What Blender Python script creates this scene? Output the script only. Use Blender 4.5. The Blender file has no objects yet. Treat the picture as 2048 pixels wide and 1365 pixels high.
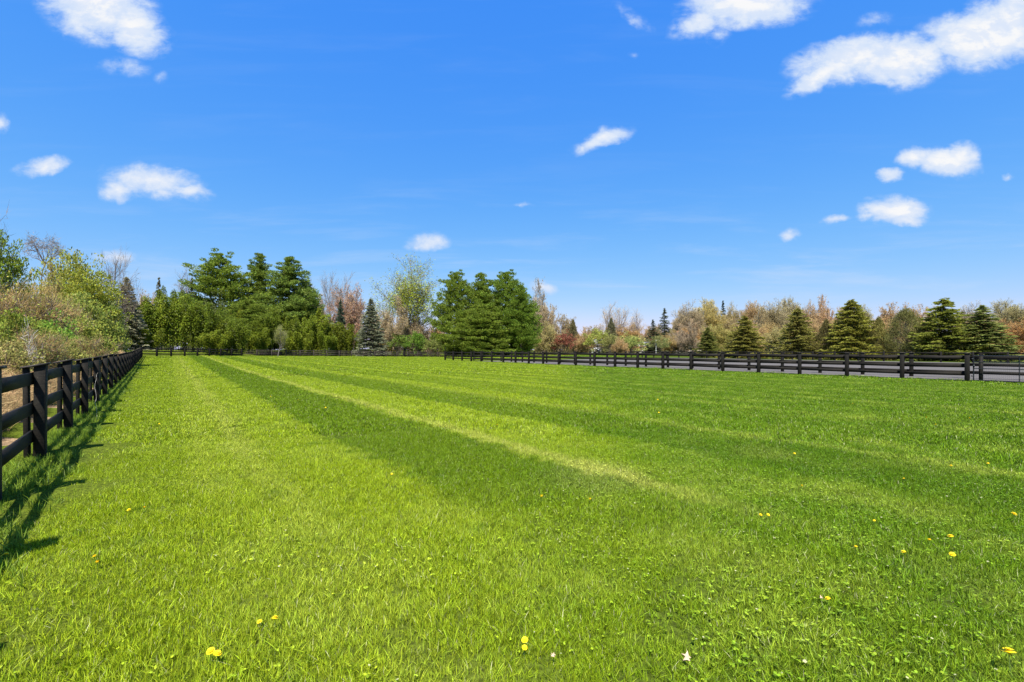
import bpy, math, random
import numpy as np
R = math.radians
scn = bpy.context.scene
C = scn.collection
# ---------------------------------------------------------------- camera, sky, sun, exposure
F = 910.0; CAMH = 1.6
cam_d = bpy.data.cameras.new('camera'); cam = bpy.data.objects.new('camera', cam_d); C.objects.link(cam)
cam.location = (0, 0, CAMH); cam.rotation_euler = (R(90), 0, 0)
cam_d.sensor_width = 36; cam_d.lens = 16; cam_d.shift_y = 0.0085
cam_d.clip_start = 0.05; cam_d.clip_end = 6000
scn.camera = cam
scn.view_settings.view_transform = 'Standard'; scn.view_settings.look = 'None'
scn.view_settings.exposure = 1.2; scn.view_settings.gamma = 1.0
scn.cycles.max_bounces = 6; scn.cycles.transparent_max_bounces = 8

SUN_ELEV = 59.5; SUN_DIR = (-0.065, -0.815)          # horizontal direction towards the sun (south, behind the camera)
sun_d = bpy.data.lights.new('sun', 'SUN'); sun = bpy.data.objects.new('sun', sun_d); C.objects.link(sun)
sun_d.energy = 4.2; sun_d.angle = R(0.53); sun_d.color = (1.0, 0.955, 0.88)
az = math.atan2(SUN_DIR[0], SUN_DIR[1])               # clockwise from +Y
sun.rotation_euler = (R(90 - SUN_ELEV), 0, -az + math.pi)
sun.location = (0, -20, 40)

world = bpy.data.worlds.new("World"); scn.world = world; world.use_nodes = True
nt = world.node_tree; nt.nodes.clear()
def N(t, nt_, **kw):
    n = nt_.nodes.new(t)
    for k, v in kw.items(): setattr(n, k, v)
    return n
def mathn(nt_, op, a, b=None, c=None, clamp=False):
    n = nt_.nodes.new('ShaderNodeMath'); n.operation = op; n.use_clamp = clamp
    for i, v in enumerate((a, b, c)):
        if v is None: continue
        if isinstance(v, (int, float)): n.inputs[i].default_value = v
        else: nt_.links.new(v, n.inputs[i])
    return n.outputs[0]
def maprange(nt_, v, a, b, c=0.0, d=1.0, smooth=True):
    n = nt_.nodes.new('ShaderNodeMapRange'); n.interpolation_type = 'SMOOTHSTEP' if smooth else 'LINEAR'
    nt_.links.new(v, n.inputs['Value'])
    n.inputs['From Min'].default_value = a; n.inputs['From Max'].default_value = b
    n.inputs['To Min'].default_value = c; n.inputs['To Max'].default_value = d
    return n.outputs[0]
def mixc(nt_, f, a, b, blend='MIX'):
    n = nt_.nodes.new('ShaderNodeMix'); n.data_type = 'RGBA'; n.blend_type = blend
    if isinstance(f, (int, float)): n.inputs[0].default_value = f
    else: nt_.links.new(f, n.inputs[0])
    for s, v in ((6, a), (7, b)):
        if isinstance(v, tuple): n.inputs[s].default_value = (*v, 1) if len(v) == 3 else v
        else: nt_.links.new(v, n.inputs[s])
    return n.outputs[2]
def noise(nt_, vec, scale, detail=3, rough=0.55, dist=0.0, col=False):
    n = nt_.nodes.new('ShaderNodeTexNoise')
    n.inputs['Scale'].default_value = scale; n.inputs['Detail'].default_value = detail
    n.inputs['Roughness'].default_value = rough; n.inputs['Distortion'].default_value = dist
    if vec is not None: nt_.links.new(vec, n.inputs['Vector'])
    return n.outputs[1] if col else n.outputs[0]

sky = N('ShaderNodeTexSky', nt, sky_type='NISHITA', sun_disc=False)
sky.sun_elevation = R(SUN_ELEV); sky.sun_rotation = az
sky.altitude = 300; sky.air_density = 1.0; sky.dust_density = 0.6; sky.ozone_density = 4.0
srgb = N('ShaderNodeSeparateColor', nt); nt.links.new(sky.outputs[0], srgb.inputs[0])
gam = N('ShaderNodeCombineColor', nt)                 # the clear deep blue of the day: grade each channel of the sky
for ch, (ka, kg) in enumerate(((.262, 1.34), (.765, .65), (2.84, .09))):
    nt.links.new(mathn(nt, 'MULTIPLY', mathn(nt, 'POWER', srgb.outputs[ch], kg), ka), gam.inputs[ch])
bg = N('ShaderNodeBackground', nt); bg.inputs[1].default_value = 0.13
nt.links.new(gam.outputs[0], bg.inputs[0])
tc = N('ShaderNodeTexCoord', nt); sep = N('ShaderNodeSeparateXYZ', nt); nt.links.new(tc.outputs['Generated'], sep.inputs[0])
ysafe = mathn(nt, 'MAXIMUM', sep.outputs[1], 0.02)
uu = mathn(nt, 'DIVIDE', sep.outputs[0], ysafe); vv = mathn(nt, 'DIVIDE', sep.outputs[2], ysafe)
cv = N('ShaderNodeCombineXYZ', nt); nt.links.new(uu, cv.inputs[0]); nt.links.new(vv, cv.inputs[1])
nzc = noise(nt, cv.outputs[0], 9.0, 5, 0.6, col=True)
sub = N('ShaderNodeVectorMath', nt, operation='SUBTRACT'); nt.links.new(nzc, sub.inputs[0]); sub.inputs[1].default_value = (.5, .5, .5)
scl = N('ShaderNodeVectorMath', nt, operation='SCALE'); nt.links.new(sub.outputs[0], scl.inputs[0]); scl.inputs['Scale'].default_value = 0.055
add = N('ShaderNodeVectorMath', nt, operation='ADD'); nt.links.new(cv.outputs[0], add.inputs[0]); nt.links.new(scl.outputs[0], add.inputs[1])
# clouds: azimuth / height tangents of each cloud's middle, its half sizes, tilt and thickness
CL = [(195,10,105,62,-12,1.1),(265,52,72,46,-32,1.05),(250,138,52,20,-8,.42),(320,158,16,14,0,.3),
      (1490,12,118,40,3,1.25),(1400,45,60,26,25,.75),(1434,72,22,22,0,.45),(1270,35,50,14,-35,.36),
      (1700,118,105,38,10,1.2),(1640,150,70,20,32,1.05),(1600,178,30,9,35,.6),(1760,150,50,24,-20,.7),(1810,120,95,42,8,1.2),(1965,72,115,56,8,1.35),(2030,50,46,60,0,1.3),
      (1755,45,40,18,10,.4),(1205,276,58,15,20,.85),(1165,292,24,12,35,.6),(300,362,88,30,-6,.95),(237,378,36,24,0,.9),(375,383,48,16,-14,.7),
      (88,333,52,15,6,.8),(1893,328,62,24,-8,1.2),(1830,318,34,20,0,1.1),(1925,318,32,24,0,1.1),(1777,351,28,13,0,1.0),
      (1790,420,60,24,0,1.25),(1805,440,40,12,0,1.0),(1742,433,26,9,0,.7),(1672,436,30,9,5,.7),(1581,466,24,11,0,.75),
      (857,484,42,17,6,.75),(235,516,48,17,-6,.6),(1085,576,26,15,-15,.75),(1045,406,28,5,0,.4),(2018,356,13,7,0,.5),(1990,446,26,8,20,.2),(-4,245,16,22,0,.7),(1268,104,12,7,0,.3)]
m = None
for (px, py, rx, ry, rot, den) in CL:
    mp = N('ShaderNodeMapping', nt, vector_type='TEXTURE')
    mp.inputs['Location'].default_value = ((px-1024)/F, (700-py)/F, 0); mp.inputs['Rotation'].default_value = (0, 0, R(rot))
    mp.inputs['Scale'].default_value = (rx/F*1.42, ry/F*1.5, 1)
    nt.links.new(add.outputs[0], mp.inputs[0])
    ln = N('ShaderNodeVectorMath', nt, operation='LENGTH'); nt.links.new(mp.outputs[0], ln.inputs[0])
    a = mathn(nt, 'MULTIPLY', maprange(nt, ln.outputs['Value'], 1.0, 0.0, smooth=False), den)
    m = a if m is None else mathn(nt, 'MAXIMUM', m, a)
mapf = N('ShaderNodeMapping', nt); mapf.inputs['Scale'].default_value = (1.0, 1.7, 1); mapf.inputs['Location'].default_value = (3.1, 1.7, 0)
nt.links.new(cv.outputs[0], mapf.inputs[0])
nf = noise(nt, mapf.outputs[0], 16.0, 7, 0.62, 0.25)
nb = noise(nt, mapf.outputs[0], 42.0, 5, 0.6, 0.1)
dens = mathn(nt, 'ADD', m, mathn(nt, 'MULTIPLY', mathn(nt, 'SUBTRACT', nf, 0.5), mathn(nt, 'MULTIPLY', maprange(nt, m, 0.0, 0.3), 1.0)))
dens = mathn(nt, 'ADD', dens, mathn(nt, 'MULTIPLY', mathn(nt, 'SUBTRACT', nb, 0.5), mathn(nt, 'MULTIPLY', maprange(nt, m, 0.0, 0.25), 0.30)))
alpha = maprange(nt, dens, 0.05, 0.64)
# very thin high cloud near the horizon
maph = N('ShaderNodeMapping', nt); maph.inputs['Scale'].default_value = (1.0, 9.0, 1); nt.links.new(cv.outputs[0], maph.inputs[0])
cir = mathn(nt, 'MULTIPLY', maprange(nt, noise(nt, maph.outputs[0], 2.2, 6, .6, .4), .47, .75), maprange(nt, vv, 0.42, 0.04, 0.04, 0.55))
front = maprange(nt, sep.outputs[1], 0.05, 0.15)
alpha = mathn(nt, 'MULTIPLY', mathn(nt, 'MAXIMUM', alpha, cir), front)
bgc = N('ShaderNodeBackground', nt)
thick = maprange(nt, dens, 0.3, 1.15)
mapu = N('ShaderNodeMapping', nt); mapu.inputs['Scale'].default_value = (1.0, 1.7, 1); mapu.inputs['Location'].default_value = (3.1, 1.728, 0)
nt.links.new(cv.outputs[0], mapu.inputs[0])
relief = maprange(nt, mathn(nt, 'SUBTRACT', nf, noise(nt, mapu.outputs[0], 16.0, 7, 0.62, 0.25)), -.10, .10)   # tops catch the sun, undersides are duller
ccol = mixc(nt, thick, (0.62, 0.76, 1.0), mixc(nt, relief, (0.80, 0.87, 1.0), (0.98, 0.985, 1.0)))
nt.links.new(ccol, bgc.inputs[0]); bgc.inputs[1].default_value = 0.42
mx = N('ShaderNodeMixShader', nt); nt.links.new(alpha, mx.inputs[0]); nt.links.new(bg.outputs[0], mx.inputs[1]); nt.links.new(bgc.outputs[0], mx.inputs[2])
ow = N('ShaderNodeOutputWorld', nt); nt.links.new(mx.outputs[0], ow.inputs[0])

# ---------------------------------------------------------------- helpers
def gz(x, y):
    x = np.asarray(x, float); y = np.asarray(y, float)
    def sm(t): t = np.clip(t, 0, 1); return t*t*(3-2*t)
    a = np.minimum(.0115*np.maximum(0, -x-12), .65)*sm((y-20)/45)
    b = -.008*np.clip(y-75, 0, 50)*sm((12-x)/20)
    c = .9*sm((-55-x)/8)*sm((y-50)/15)
    fl = -(x+.79*y+1.53)
    e = .45*sm((fl-.3)/3.0)*sm((70-y)/20)
    return a+b+c+e
def gp(px, Z):                                        # a place on the ground in the direction of photo column px, Z metres ahead
    x = (px-1024)/F*Z
    return x, Z, float(gz(x, Z))
def tag(o, label=None, cat=None, group=None, kind=None):
    if label: o['label'] = label
    if cat: o['category'] = cat
    if group: o['group'] = group
    if kind: o['kind'] = kind
    return o
def empty(name, loc=(0, 0, 0), rz=0):
    o = bpy.data.objects.new(name, None); o.location = loc; o.rotation_euler = (0, 0, rz); C.objects.link(o)
    o.empty_display_size = .3
    return o
def mesh_obj(name, V, faces_list, mat, parent=None, link=True, smooth=False, mats=None, midx=None):
    """V (n,3); faces_list: list of integer arrays (k, 3 or 4)"""
    me = bpy.data.meshes.new(name)
    V = np.ascontiguousarray(V, dtype=np.float32)
    me.vertices.add(len(V)); me.vertices.foreach_set('co', V.ravel())
    fl = [np.asarray(f, dtype=np.int32) for f in faces_list if len(f)]
    nl = sum(f.size for f in fl); npoly = sum(len(f) for f in fl)
    me.loops.add(nl); me.loops.foreach_set('vertex_index', np.concatenate([f.ravel() for f in fl]))
    tot = np.concatenate([np.full(len(f), f.shape[1], np.int32) for f in fl])
    st = np.concatenate([[0], np.cumsum(tot)[:-1]]).astype(np.int32)
    me.polygons.add(npoly); me.polygons.foreach_set('loop_start', st)
    if smooth: me.polygons.foreach_set('use_smooth', np.ones(npoly, bool))
    for mm in (mats or [mat]): me.materials.append(mm)
    if midx is not None: me.polygons.foreach_set('material_index', np.asarray(midx, np.int32))
    me.update(calc_edges=True)
    o = bpy.data.objects.new(name, me)
    if link: C.objects.link(o)
    if parent is not None: o.parent = parent
    return o
class MB:
    def __init__(s): s.v = []; s.q = []; s.t = []; s.n = 0
    def add(s, V, Q=None, T=None):
        if Q is not None and len(Q): s.q.append(np.asarray(Q)+s.n)
        if T is not None and len(T): s.t.append(np.asarray(T)+s.n)
        s.v.append(np.asarray(V, float)); s.n += len(V)
    def build(s, name, mat, parent=None, link=True, smooth=False):
        fl = []
        if s.q: fl.append(np.concatenate(s.q))
        if s.t: fl.append(np.concatenate(s.t))
        return mesh_obj(name, np.concatenate(s.v), fl, mat, parent, link, smooth)
    def box(s, x0, x1, y0, y1, z0, z1, M=None):
        V = np.array([(x, y, z) for z in (z0, z1) for y in (y0, y1) for x in (x0, x1)], float)
        if M is not None: V = M(V)
        s.add(V, [(0, 2, 3, 1), (4, 5, 7, 6), (0, 1, 5, 4), (2, 6, 7, 3), (0, 4, 6, 2), (1, 3, 7, 5)])
    def tubes(s, segs, sides=4):
        A = np.asarray(segs, float)
        if not len(A): return
        p0, p1, r0, r1 = A[:, :3], A[:, 3:6], A[:, 6], A[:, 7]
        d = p1-p0; d /= np.maximum(np.linalg.norm(d, axis=1), 1e-6)[:, None]
        ref = np.where(np.abs(d[:, 2:3]) > .8, np.array([[1., 0, 0]]), np.array([[0, 0, 1.]]))
        a = np.cross(d, ref); a /= np.linalg.norm(a, axis=1)[:, None]; b = np.cross(d, a)
        ang = np.arange(sides)*2*math.pi/sides
        ring = a[:, None]*np.cos(ang)[None, :, None]+b[:, None]*np.sin(ang)[None, :, None]
        V = np.concatenate([p0[:, None]+ring*r0[:, None, None], p1[:, None]+ring*r1[:, None, None]], axis=1).reshape(-1, 3)
        base = (np.arange(len(A))*2*sides)[:, None]
        for i in range(sides):
            j = (i+1) % sides
            s.q.append(base+np.array([[i, j, sides+j, sides+i]])+s.n)
        s.v.append(V); s.n += len(V)
def unit(v): return v/np.maximum(np.linalg.norm(v, axis=-1, keepdims=True), 1e-9)
def cards(mb, P, D, L, W, rng):
    """leaf shaped rhombs: centre P, long axis D, length L, width W (arrays)"""
    P = np.asarray(P, float); n = len(P)
    if not n: return
    D = unit(D); rnd = rng.normal(size=(n, 3)); S = unit(np.cross(D, rnd))
    L = np.broadcast_to(L, (n,))[:, None]*.5; W = np.broadcast_to(W, (n,))[:, None]*.5
    V = np.stack([P-D*L, P+S*W, P+D*L, P-S*W], axis=1).reshape(-1, 3)
    Q = np.arange(n*4).reshape(n, 4)
    mb.add(V, Q)
def in_ellipsoid(rng, n, shell=0.5):
    v = unit(rng.normal(size=(n, 3))); r = rng.random(n)**(1/3*(1-shell)+.001) if shell < 1 else np.ones(n)
    return v*r[:, None], v

# ---------------------------------------------------------------- materials
def newmat(name):
    m_ = bpy.data.materials.new(name); m_.use_nodes = True; t = m_.node_tree; t.nodes.clear()
    out = t.nodes.new('ShaderNodeOutputMaterial'); return m_, t, out
def plain(name, col, rough=.7, var=.15, scale=6, bump=0, metal=0, col2=None):
    m_, t, out = newmat(name); b = N('ShaderNodeBsdfPrincipled', t); tc_ = N('ShaderNodeTexCoord', t)
    n = noise(t, tc_.outputs['Object'], scale, 5, .6)
    c2 = col2 or tuple(c*(1-2*var) for c in col); c1 = tuple(min(1, c*(1+var)) for c in col)
    t.links.new(mixc(t, maprange(t, n, .3, .7), c2, c1), b.inputs['Base Color'])
    b.inputs['Roughness'].default_value = rough; b.inputs['Metallic'].default_value = metal
    b.inputs['Specular IOR Level'].default_value = .3
    if bump:
        bp = N('ShaderNodeBump', t); bp.inputs['Strength'].default_value = bump; bp.inputs['Distance'].default_value = .02
        t.links.new(noise(t, tc_.outputs['Object'], scale*6, 4, .6), bp.inputs['Height']); t.links.new(bp.outputs[0], b.inputs['Normal'])
    t.links.new(b.outputs[0], out.inputs[0]); return m_
def leafmat(name, transl=.35, lo=.55, hi=1.45, hue=.03, rough=.55):
    m_, t, out = newmat(name)
    oi = N('ShaderNodeObjectInfo', t); ge = N('ShaderNodeNewGeometry', t)
    r = ge.outputs['Random Per Island']
    h = N('ShaderNodeHueSaturation', t); t.links.new(oi.outputs['Color'], h.inputs['Color'])
    t.links.new(maprange(t, r, 0, 1, .5-hue, .5+hue, False), h.inputs['Hue'])
    n = noise(t, ge.outputs['Position'], .55, 3, .5)
    v = mathn(t, 'MULTIPLY', maprange(t, mathn(t, 'FRACT', mathn(t, 'MULTIPLY', r, 7.31)), 0, 1, lo, hi, False), maprange(t, n, .3, .7, .8, 1.2, False))
    t.links.new(v, h.inputs['Value'])
    b = N('ShaderNodeBsdfPrincipled', t); b.inputs['Roughness'].default_value = rough; b.inputs['Specular IOR Level'].default_value = .10
    t.links.new(h.outputs[0], b.inputs['Base Color'])
    tr = N('ShaderNodeBsdfTranslucent', t); t.links.new(h.outputs[0], tr.inputs[0])
    mx_ = N('ShaderNodeMixShader', t); mx_.inputs[0].default_value = transl
    t.links.new(b.outputs[0], mx_.inputs[1]); t.links.new(tr.outputs[0], mx_.inputs[2]); t.links.new(mx_.outputs[0], out.inputs[0])
    return m_
M_leaf = leafmat('leaves'); M_needle = leafmat('needles', .42, .62, 1.75, .02, .5); M_twig = leafmat('fine_twigs', .05, .6, 1.3, .01, .9)
M_bark = plain('bark', (.16, .125, .10), .95, .25, 3, .6); M_barkg = plain('grey_bark', (.23, .20, .17), .95, .2, 3, .5)
M_pale = plain('pale_dead_wood', (.50, .46, .40), .9, .12, 3, .3)
M_bam = leafmat('bamboo_leaves', .15, .45, 1.6, .02, .42)
M_culm = plain('bamboo_culm', (.16, .17, .06), .6, .2, 2)

def grass_color(t):
    """colour of the mown lawn at a place: yellow green, darker rolled stripes, greener to the right"""
    ge = N('ShaderNodeNewGeometry', t); P = ge.outputs['Position']
    sp = N('ShaderNodeSeparateXYZ', t); t.links.new(P, sp.inputs[0])
    X, Y = sp.outputs[0], sp.outputs[1]
    wob = mathn(t, 'MULTIPLY', mathn(t, 'SUBTRACT', noise(t, P, .35, 2, .5), .5), .55)
    wob2 = mathn(t, 'MULTIPLY', mathn(t, 'SUBTRACT', noise(t, P, 2.6, 4, .7), .5), .75)
    u = mathn(t, 'DIVIDE', mathn(t, 'ADD', X, mathn(t, 'MULTIPLY', Y, .749)), 1.6)
    u = mathn(t, 'ADD', mathn(t, 'ADD', u, wob), wob2)
    ph = mathn(t, 'FRACT', mathn(t, 'DIVIDE', mathn(t, 'ADD', u, 100*3.2-1.72), 3.2))
    dark = mathn(t, 'MULTIPLY', maprange(t, ph, 0.0, .06), maprange(t, ph, .53, .46))
    ph2 = mathn(t, 'FRACT', mathn(t, 'DIVIDE', mathn(t, 'ADD', u, 100*1.45-.3), 1.45))
    fine = mathn(t, 'MULTIPLY', mathn(t, 'MULTIPLY', maprange(t, ph2, 0.0, .12), maprange(t, ph2, .5, .38)), mathn(t, 'MULTIPLY', maprange(t, u, 5.4, 7.0, 0, .62), maprange(t, Y, 7, 14)))
    amp = mathn(t, 'MULTIPLY', maprange(t, u, 1.4, 1.72, .25, 1.0), maprange(t, u, 4.0, 10.0, 1.0, .40))
    near = mathn(t, 'ADD', Y, mathn(t, 'MULTIPLY', wob, 4))
    amp = mathn(t, 'MULTIPLY', amp, maprange(t, near, 3.6, 6.0, .15, 1.0))
    dark = mathn(t, 'MAXIMUM', mathn(t, 'MULTIPLY', dark, amp), fine)
    line = mathn(t, 'MULTIPLY', maprange(t, mathn(t, 'ABSOLUTE', mathn(t, 'SUBTRACT', ph, .555)), .085, .0), mathn(t, 'MULTIPLY', mathn(t, 'MULTIPLY', amp, maprange(t, u, 4.2, 6.5, 1.0, .45)), .85))
    line0 = mathn(t, 'MULTIPLY', maprange(t, mathn(t, 'ABSOLUTE', mathn(t, 'SUBTRACT', u, .74)), .30, .0), maprange(t, Y, 3.0, 9.0, .12, .55))
    line = mathn(t, 'MAXIMUM', line, line0)
    # greener towards the right
    sx = N('ShaderNodeCombineXYZ', t); t.links.new(X, sx.inputs[0]); t.links.new(mathn(t, 'MULTIPLY', Y, .5), sx.inputs[1])
    right = maprange(t, mathn(t, 'ADD', mathn(t, 'ADD', X, mathn(t, 'MULTIPLY', Y, -.12)), mathn(t, 'MULTIPLY', mathn(t, 'SUBTRACT', noise(t, P, .5, 3, .5), .5), 5)), -2.0, 2.6)
    c = mixc(t, right, (.268, .348, .012), (.136, .232, .008))
    patch = maprange(t, noise(t, P, .9, 4, .6, .3), .42, .68)
    c = mixc(t, mathn(t, 'MULTIPLY', patch, .45), c, (.34, .41, .045))
    patch2 = maprange(t, noise(t, P, 1.7, 4, .65, .5), .56, .72)
    c = mixc(t, mathn(t, 'MULTIPLY', patch2, .6), c, (.095, .175, .012))
    # one worn yellow patch in front and a short pale strip
    def spot(x0, y0, rx, ry, f):
        dx = mathn(t, 'DIVIDE', mathn(t, 'SUBTRACT', X, x0), rx); dy = mathn(t, 'DIVIDE', mathn(t, 'SUBTRACT', Y, y0), ry)
        r2 = mathn(t, 'SQRT', mathn(t, 'ADD', mathn(t, 'MULTIPLY', dx, dx), mathn(t, 'MULTIPLY', dy, dy)))
        return mathn(t, 'MULTIPLY', maprange(t, mathn(t, 'ADD', r2, wob2), 1.0, .3), f)
    c = mixc(t, spot(1.05, 5.7, .95, 1.0, .6), c, (.36, .38, .08))
    c = mixc(t, spot(3.9, 7.0, .7, .8, .5), c, (.34, .37, .06))
    c = mixc(t, mathn(t, 'MULTIPLY', line, .7), c, (.46, .47, .09))
    c = mixc(t, dark, c, mixc(t, .66, c, (.070, .150, .002)))
    return c, P, ge
def grass_mat(name, ground=False, tall=False):
    m_, t, out = newmat(name)
    c, P, ge = grass_color(t)
    b = N('ShaderNodeBsdfPrincipled', t); b.inputs['Roughness'].default_value = .5; b.inputs['Specular IOR Level'].default_value = .16
    if ground:
        n = noise(t, P, 30, 5, .7)
        c = mixc(t, maprange(t, n, .35, .65), mixc(t, .92, c, (.02, .024, .008)), mixc(t, .7, c, (.045, .06, .015)))
        t.links.new(c, b.inputs['Base Color']); b.inputs['Roughness'].default_value = .9; b.inputs['Specular IOR Level'].default_value = .0
        t.links.new(b.outputs[0], out.inputs[0]); return m_
    r = ge.outputs['Random Per Island']
    h = N('ShaderNodeHueSaturation', t); t.links.new(c, h.inputs['Color'])
    t.links.new(maprange(t, r, 0, 1, .485, .515, False), h.inputs['Hue'])
    r2 = mathn(t, 'FRACT', mathn(t, 'MULTIPLY', r, 9.7))
    t.links.new(maprange(t, r2, 0, 1, .40, 1.70, False), h.inputs['Value'])
    dry = maprange(t, mathn(t, 'FRACT', mathn(t, 'MULTIPLY', r, 23.3)), .972, .980)
    cc = mixc(t, mathn(t, 'MULTIPLY', dry, .75), h.outputs[0], (.60, .56, .32))
    if tall: cc = mixc(t, .6, cc, (.10, .19, .03))
    t.links.new(cc, b.inputs['Base Color'])
    tr = N('ShaderNodeBsdfTranslucent', t); t.links.new(cc, tr.inputs[0])
    mx_ = N('ShaderNodeMixShader', t); mx_.inputs[0].default_value = .24
    t.links.new(b.outputs[0], mx_.inputs[1]); t.links.new(tr.outputs[0], mx_.inputs[2]); t.links.new(mx_.outputs[0], out.inputs[0])
    return m_
M_grass = grass_mat('grass_blade'); M_ground = grass_mat('turf_soil', ground=True); M_tall = grass_mat('long_grass_blade', tall=True)
M_dry = leafmat('dry_stalks', .25, .55, 1.35, .02, .9)

def fence_mat():
    m_, t, out = newmat('black_fence_stain'); b = N('ShaderNodeBsdfPrincipled', t); tc_ = N('ShaderNodeTexCoord', t)
    mp = N('ShaderNodeMapping', t); mp.inputs['Scale'].default_value = (3, 3, 14); t.links.new(tc_.outputs['Object'], mp.inputs[0])
    g = noise(t, mp.outputs[0], 6, 6, .65, .6)
    w = noise(t, tc_.outputs['Object'], 2.3, 5, .7)
    sp_ = noise(t, tc_.outputs['Object'], 60, 2, .5)
    c = mixc(t, maprange(t, g, .35, .7), (.0055, .0045, .0034), (.017, .0145, .0095))
    c = mixc(t, mathn(t, 'MULTIPLY', maprange(t, w, .5, .75), .5), c, (.036, .025, .018))
    c = mixc(t, mathn(t, 'MULTIPLY', maprange(t, sp_, .66, .74), .6), c, (.065, .050, .036))
    t.links.new(c, b.inputs['Base Color']); b.inputs['Roughness'].default_value = .75; b.inputs['Specular IOR Level'].default_value = .2
    bp = N('ShaderNodeBump', t); bp.inputs['Strength'].default_value = .5; bp.inputs['Distance'].default_value = .01
    t.links.new(g, bp.inputs['Height']); t.links.new(bp.outputs[0], b.inputs['Normal'])
    t.links.new(b.outputs[0], out.inputs[0]); return m_
M_fence = fence_mat()
M_fence_old = plain('weathered_fence_boards', (.060, .048, .038), .85, .25, 6, .3)
M_cap = plain('weathered_post_cap', (.06, .05, .042), .8, .3, 9, .3)
M_metal = plain('black_gate_metal', (.02, .024, .026), .45, .2, 9, 0, .3)
M_wire = plain('mesh_wire', (.05, .05, .05), .5, .1, 9, 0, .5)

# ---------------------------------------------------------------- the ground
def grid_sheet(name, xs, ys, mat, dz=0, fn=None):
    X, Y = np.meshgrid(xs, ys); 
    if fn: X, Y = fn(X, Y)
    Z = gz(X, Y)+dz
    V = np.stack([X, Y, Z], -1).reshape(-1, 3); nx, ny = len(xs), len(ys)
    i = (np.arange(ny-1)[:, None]*nx+np.arange(nx-1)[None]).ravel()
    return mesh_obj(name, V, [np.stack([i, i+1, i+nx+1, i+nx], 1)], mat, smooth=True)
xs = np.concatenate([[-3000, -1200, -500, -250], np.arange(-160, 161, 2.0), [250, 500, 1200, 3000]])
ys = np.concatenate([[-3000, -800, -200, -60], np.arange(-20, 240, 2.0), [320, 600, 1400, 3000]])
tag(grid_sheet('ground', xs, ys, M_ground), kind='structure')
# leaf litter and dead growth on the far side of the left fence
DL = np.array([-.62, .785]); PL = np.array([.785, .62])
def litter_mat():
    m_, t, out = newmat('dry_leaf_litter'); ge = N('ShaderNodeNewGeometry', t); P = ge.outputs['Position']
    b = N('ShaderNodeBsdfPrincipled', t); b.inputs['Roughness'].default_value = .95; b.inputs['Specular IOR Level'].default_value = .05
    c = mixc(t, maprange(t, noise(t, P, 14, 6, .7), .35, .65), (.13, .085, .05), (.48, .32, .17))
    c = mixc(t, mathn(t, 'MULTIPLY', maprange(t, noise(t, P, .8, 4, .6), .5, .65), .6), c, (.13, .19, .03))
    t.links.new(c, b.inputs['Base Color'])
    bp = N('ShaderNodeBump', t); bp.inputs['Strength'].default_value = .8; bp.inputs['Distance'].default_value = .05
    t.links.new(noise(t, P, 20, 5, .7), bp.inputs['Height']); t.links.new(bp.outputs[0], b.inputs['Normal'])
    t.links.new(b.outputs[0], out.inputs[0]); return m_
M_litter = litter_mat()
tag(grid_sheet('leaf_litter', np.arange(.25, 32, 1.0), np.arange(-4, 70, 1.0), M_litter, .02,
               lambda a, b: (-1.53-.79*b-a/.785, b)), kind='structure')
# stone dust riding arena behind the right fence
TA = math.atan(.722); DA = np.array([-math.sin(TA), math.cos(TA)]); PA = np.array([math.cos(TA), math.sin(TA)])
A0 = np.array([39.8*math.cos(TA)**2, 39.8*math.cos(TA)*math.sin(TA)])     # foot of the perpendicular from the camera on the right fence
def onA(s, t=0): return A0+DA*s+PA*t
def sA(Z, t=0): return (Z-A0[1]-PA[1]*t)/DA[1]
def arena_mat():
    m_, t, out = newmat('grey_stone_dust'); ge = N('ShaderNodeNewGeometry', t); P = ge.outputs['Position']
    b = N('ShaderNodeBsdfPrincipled', t); b.inputs['Roughness'].default_value = .95; b.inputs['Specular IOR Level'].default_value = .1
    c = mixc(t, maprange(t, noise(t, P, 30, 5, .7), .35, .65), (.082, .074, .066), (.122, .110, .100))
    c = mixc(t, maprange(t, noise(t, P, .25, 4, .6), .4, .65), c, mixc(t, .35, c, (.15, .136, .122)))
    t.links.new(c, b.inputs['Base Color']); t.links.new(b.outputs[0], out.inputs[0]); return m_
tag(grid_sheet('riding_arena', np.arange(-48, sA(64), 2.0), np.concatenate([[.35], np.arange(1.5, 45, 1.5), [45.2]]), arena_mat(), .03,
               lambda s, t: (A0[0]+DA[0]*s+PA[0]*t, A0[1]+DA[1]*s+PA[1]*t)), kind='structure')

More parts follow.
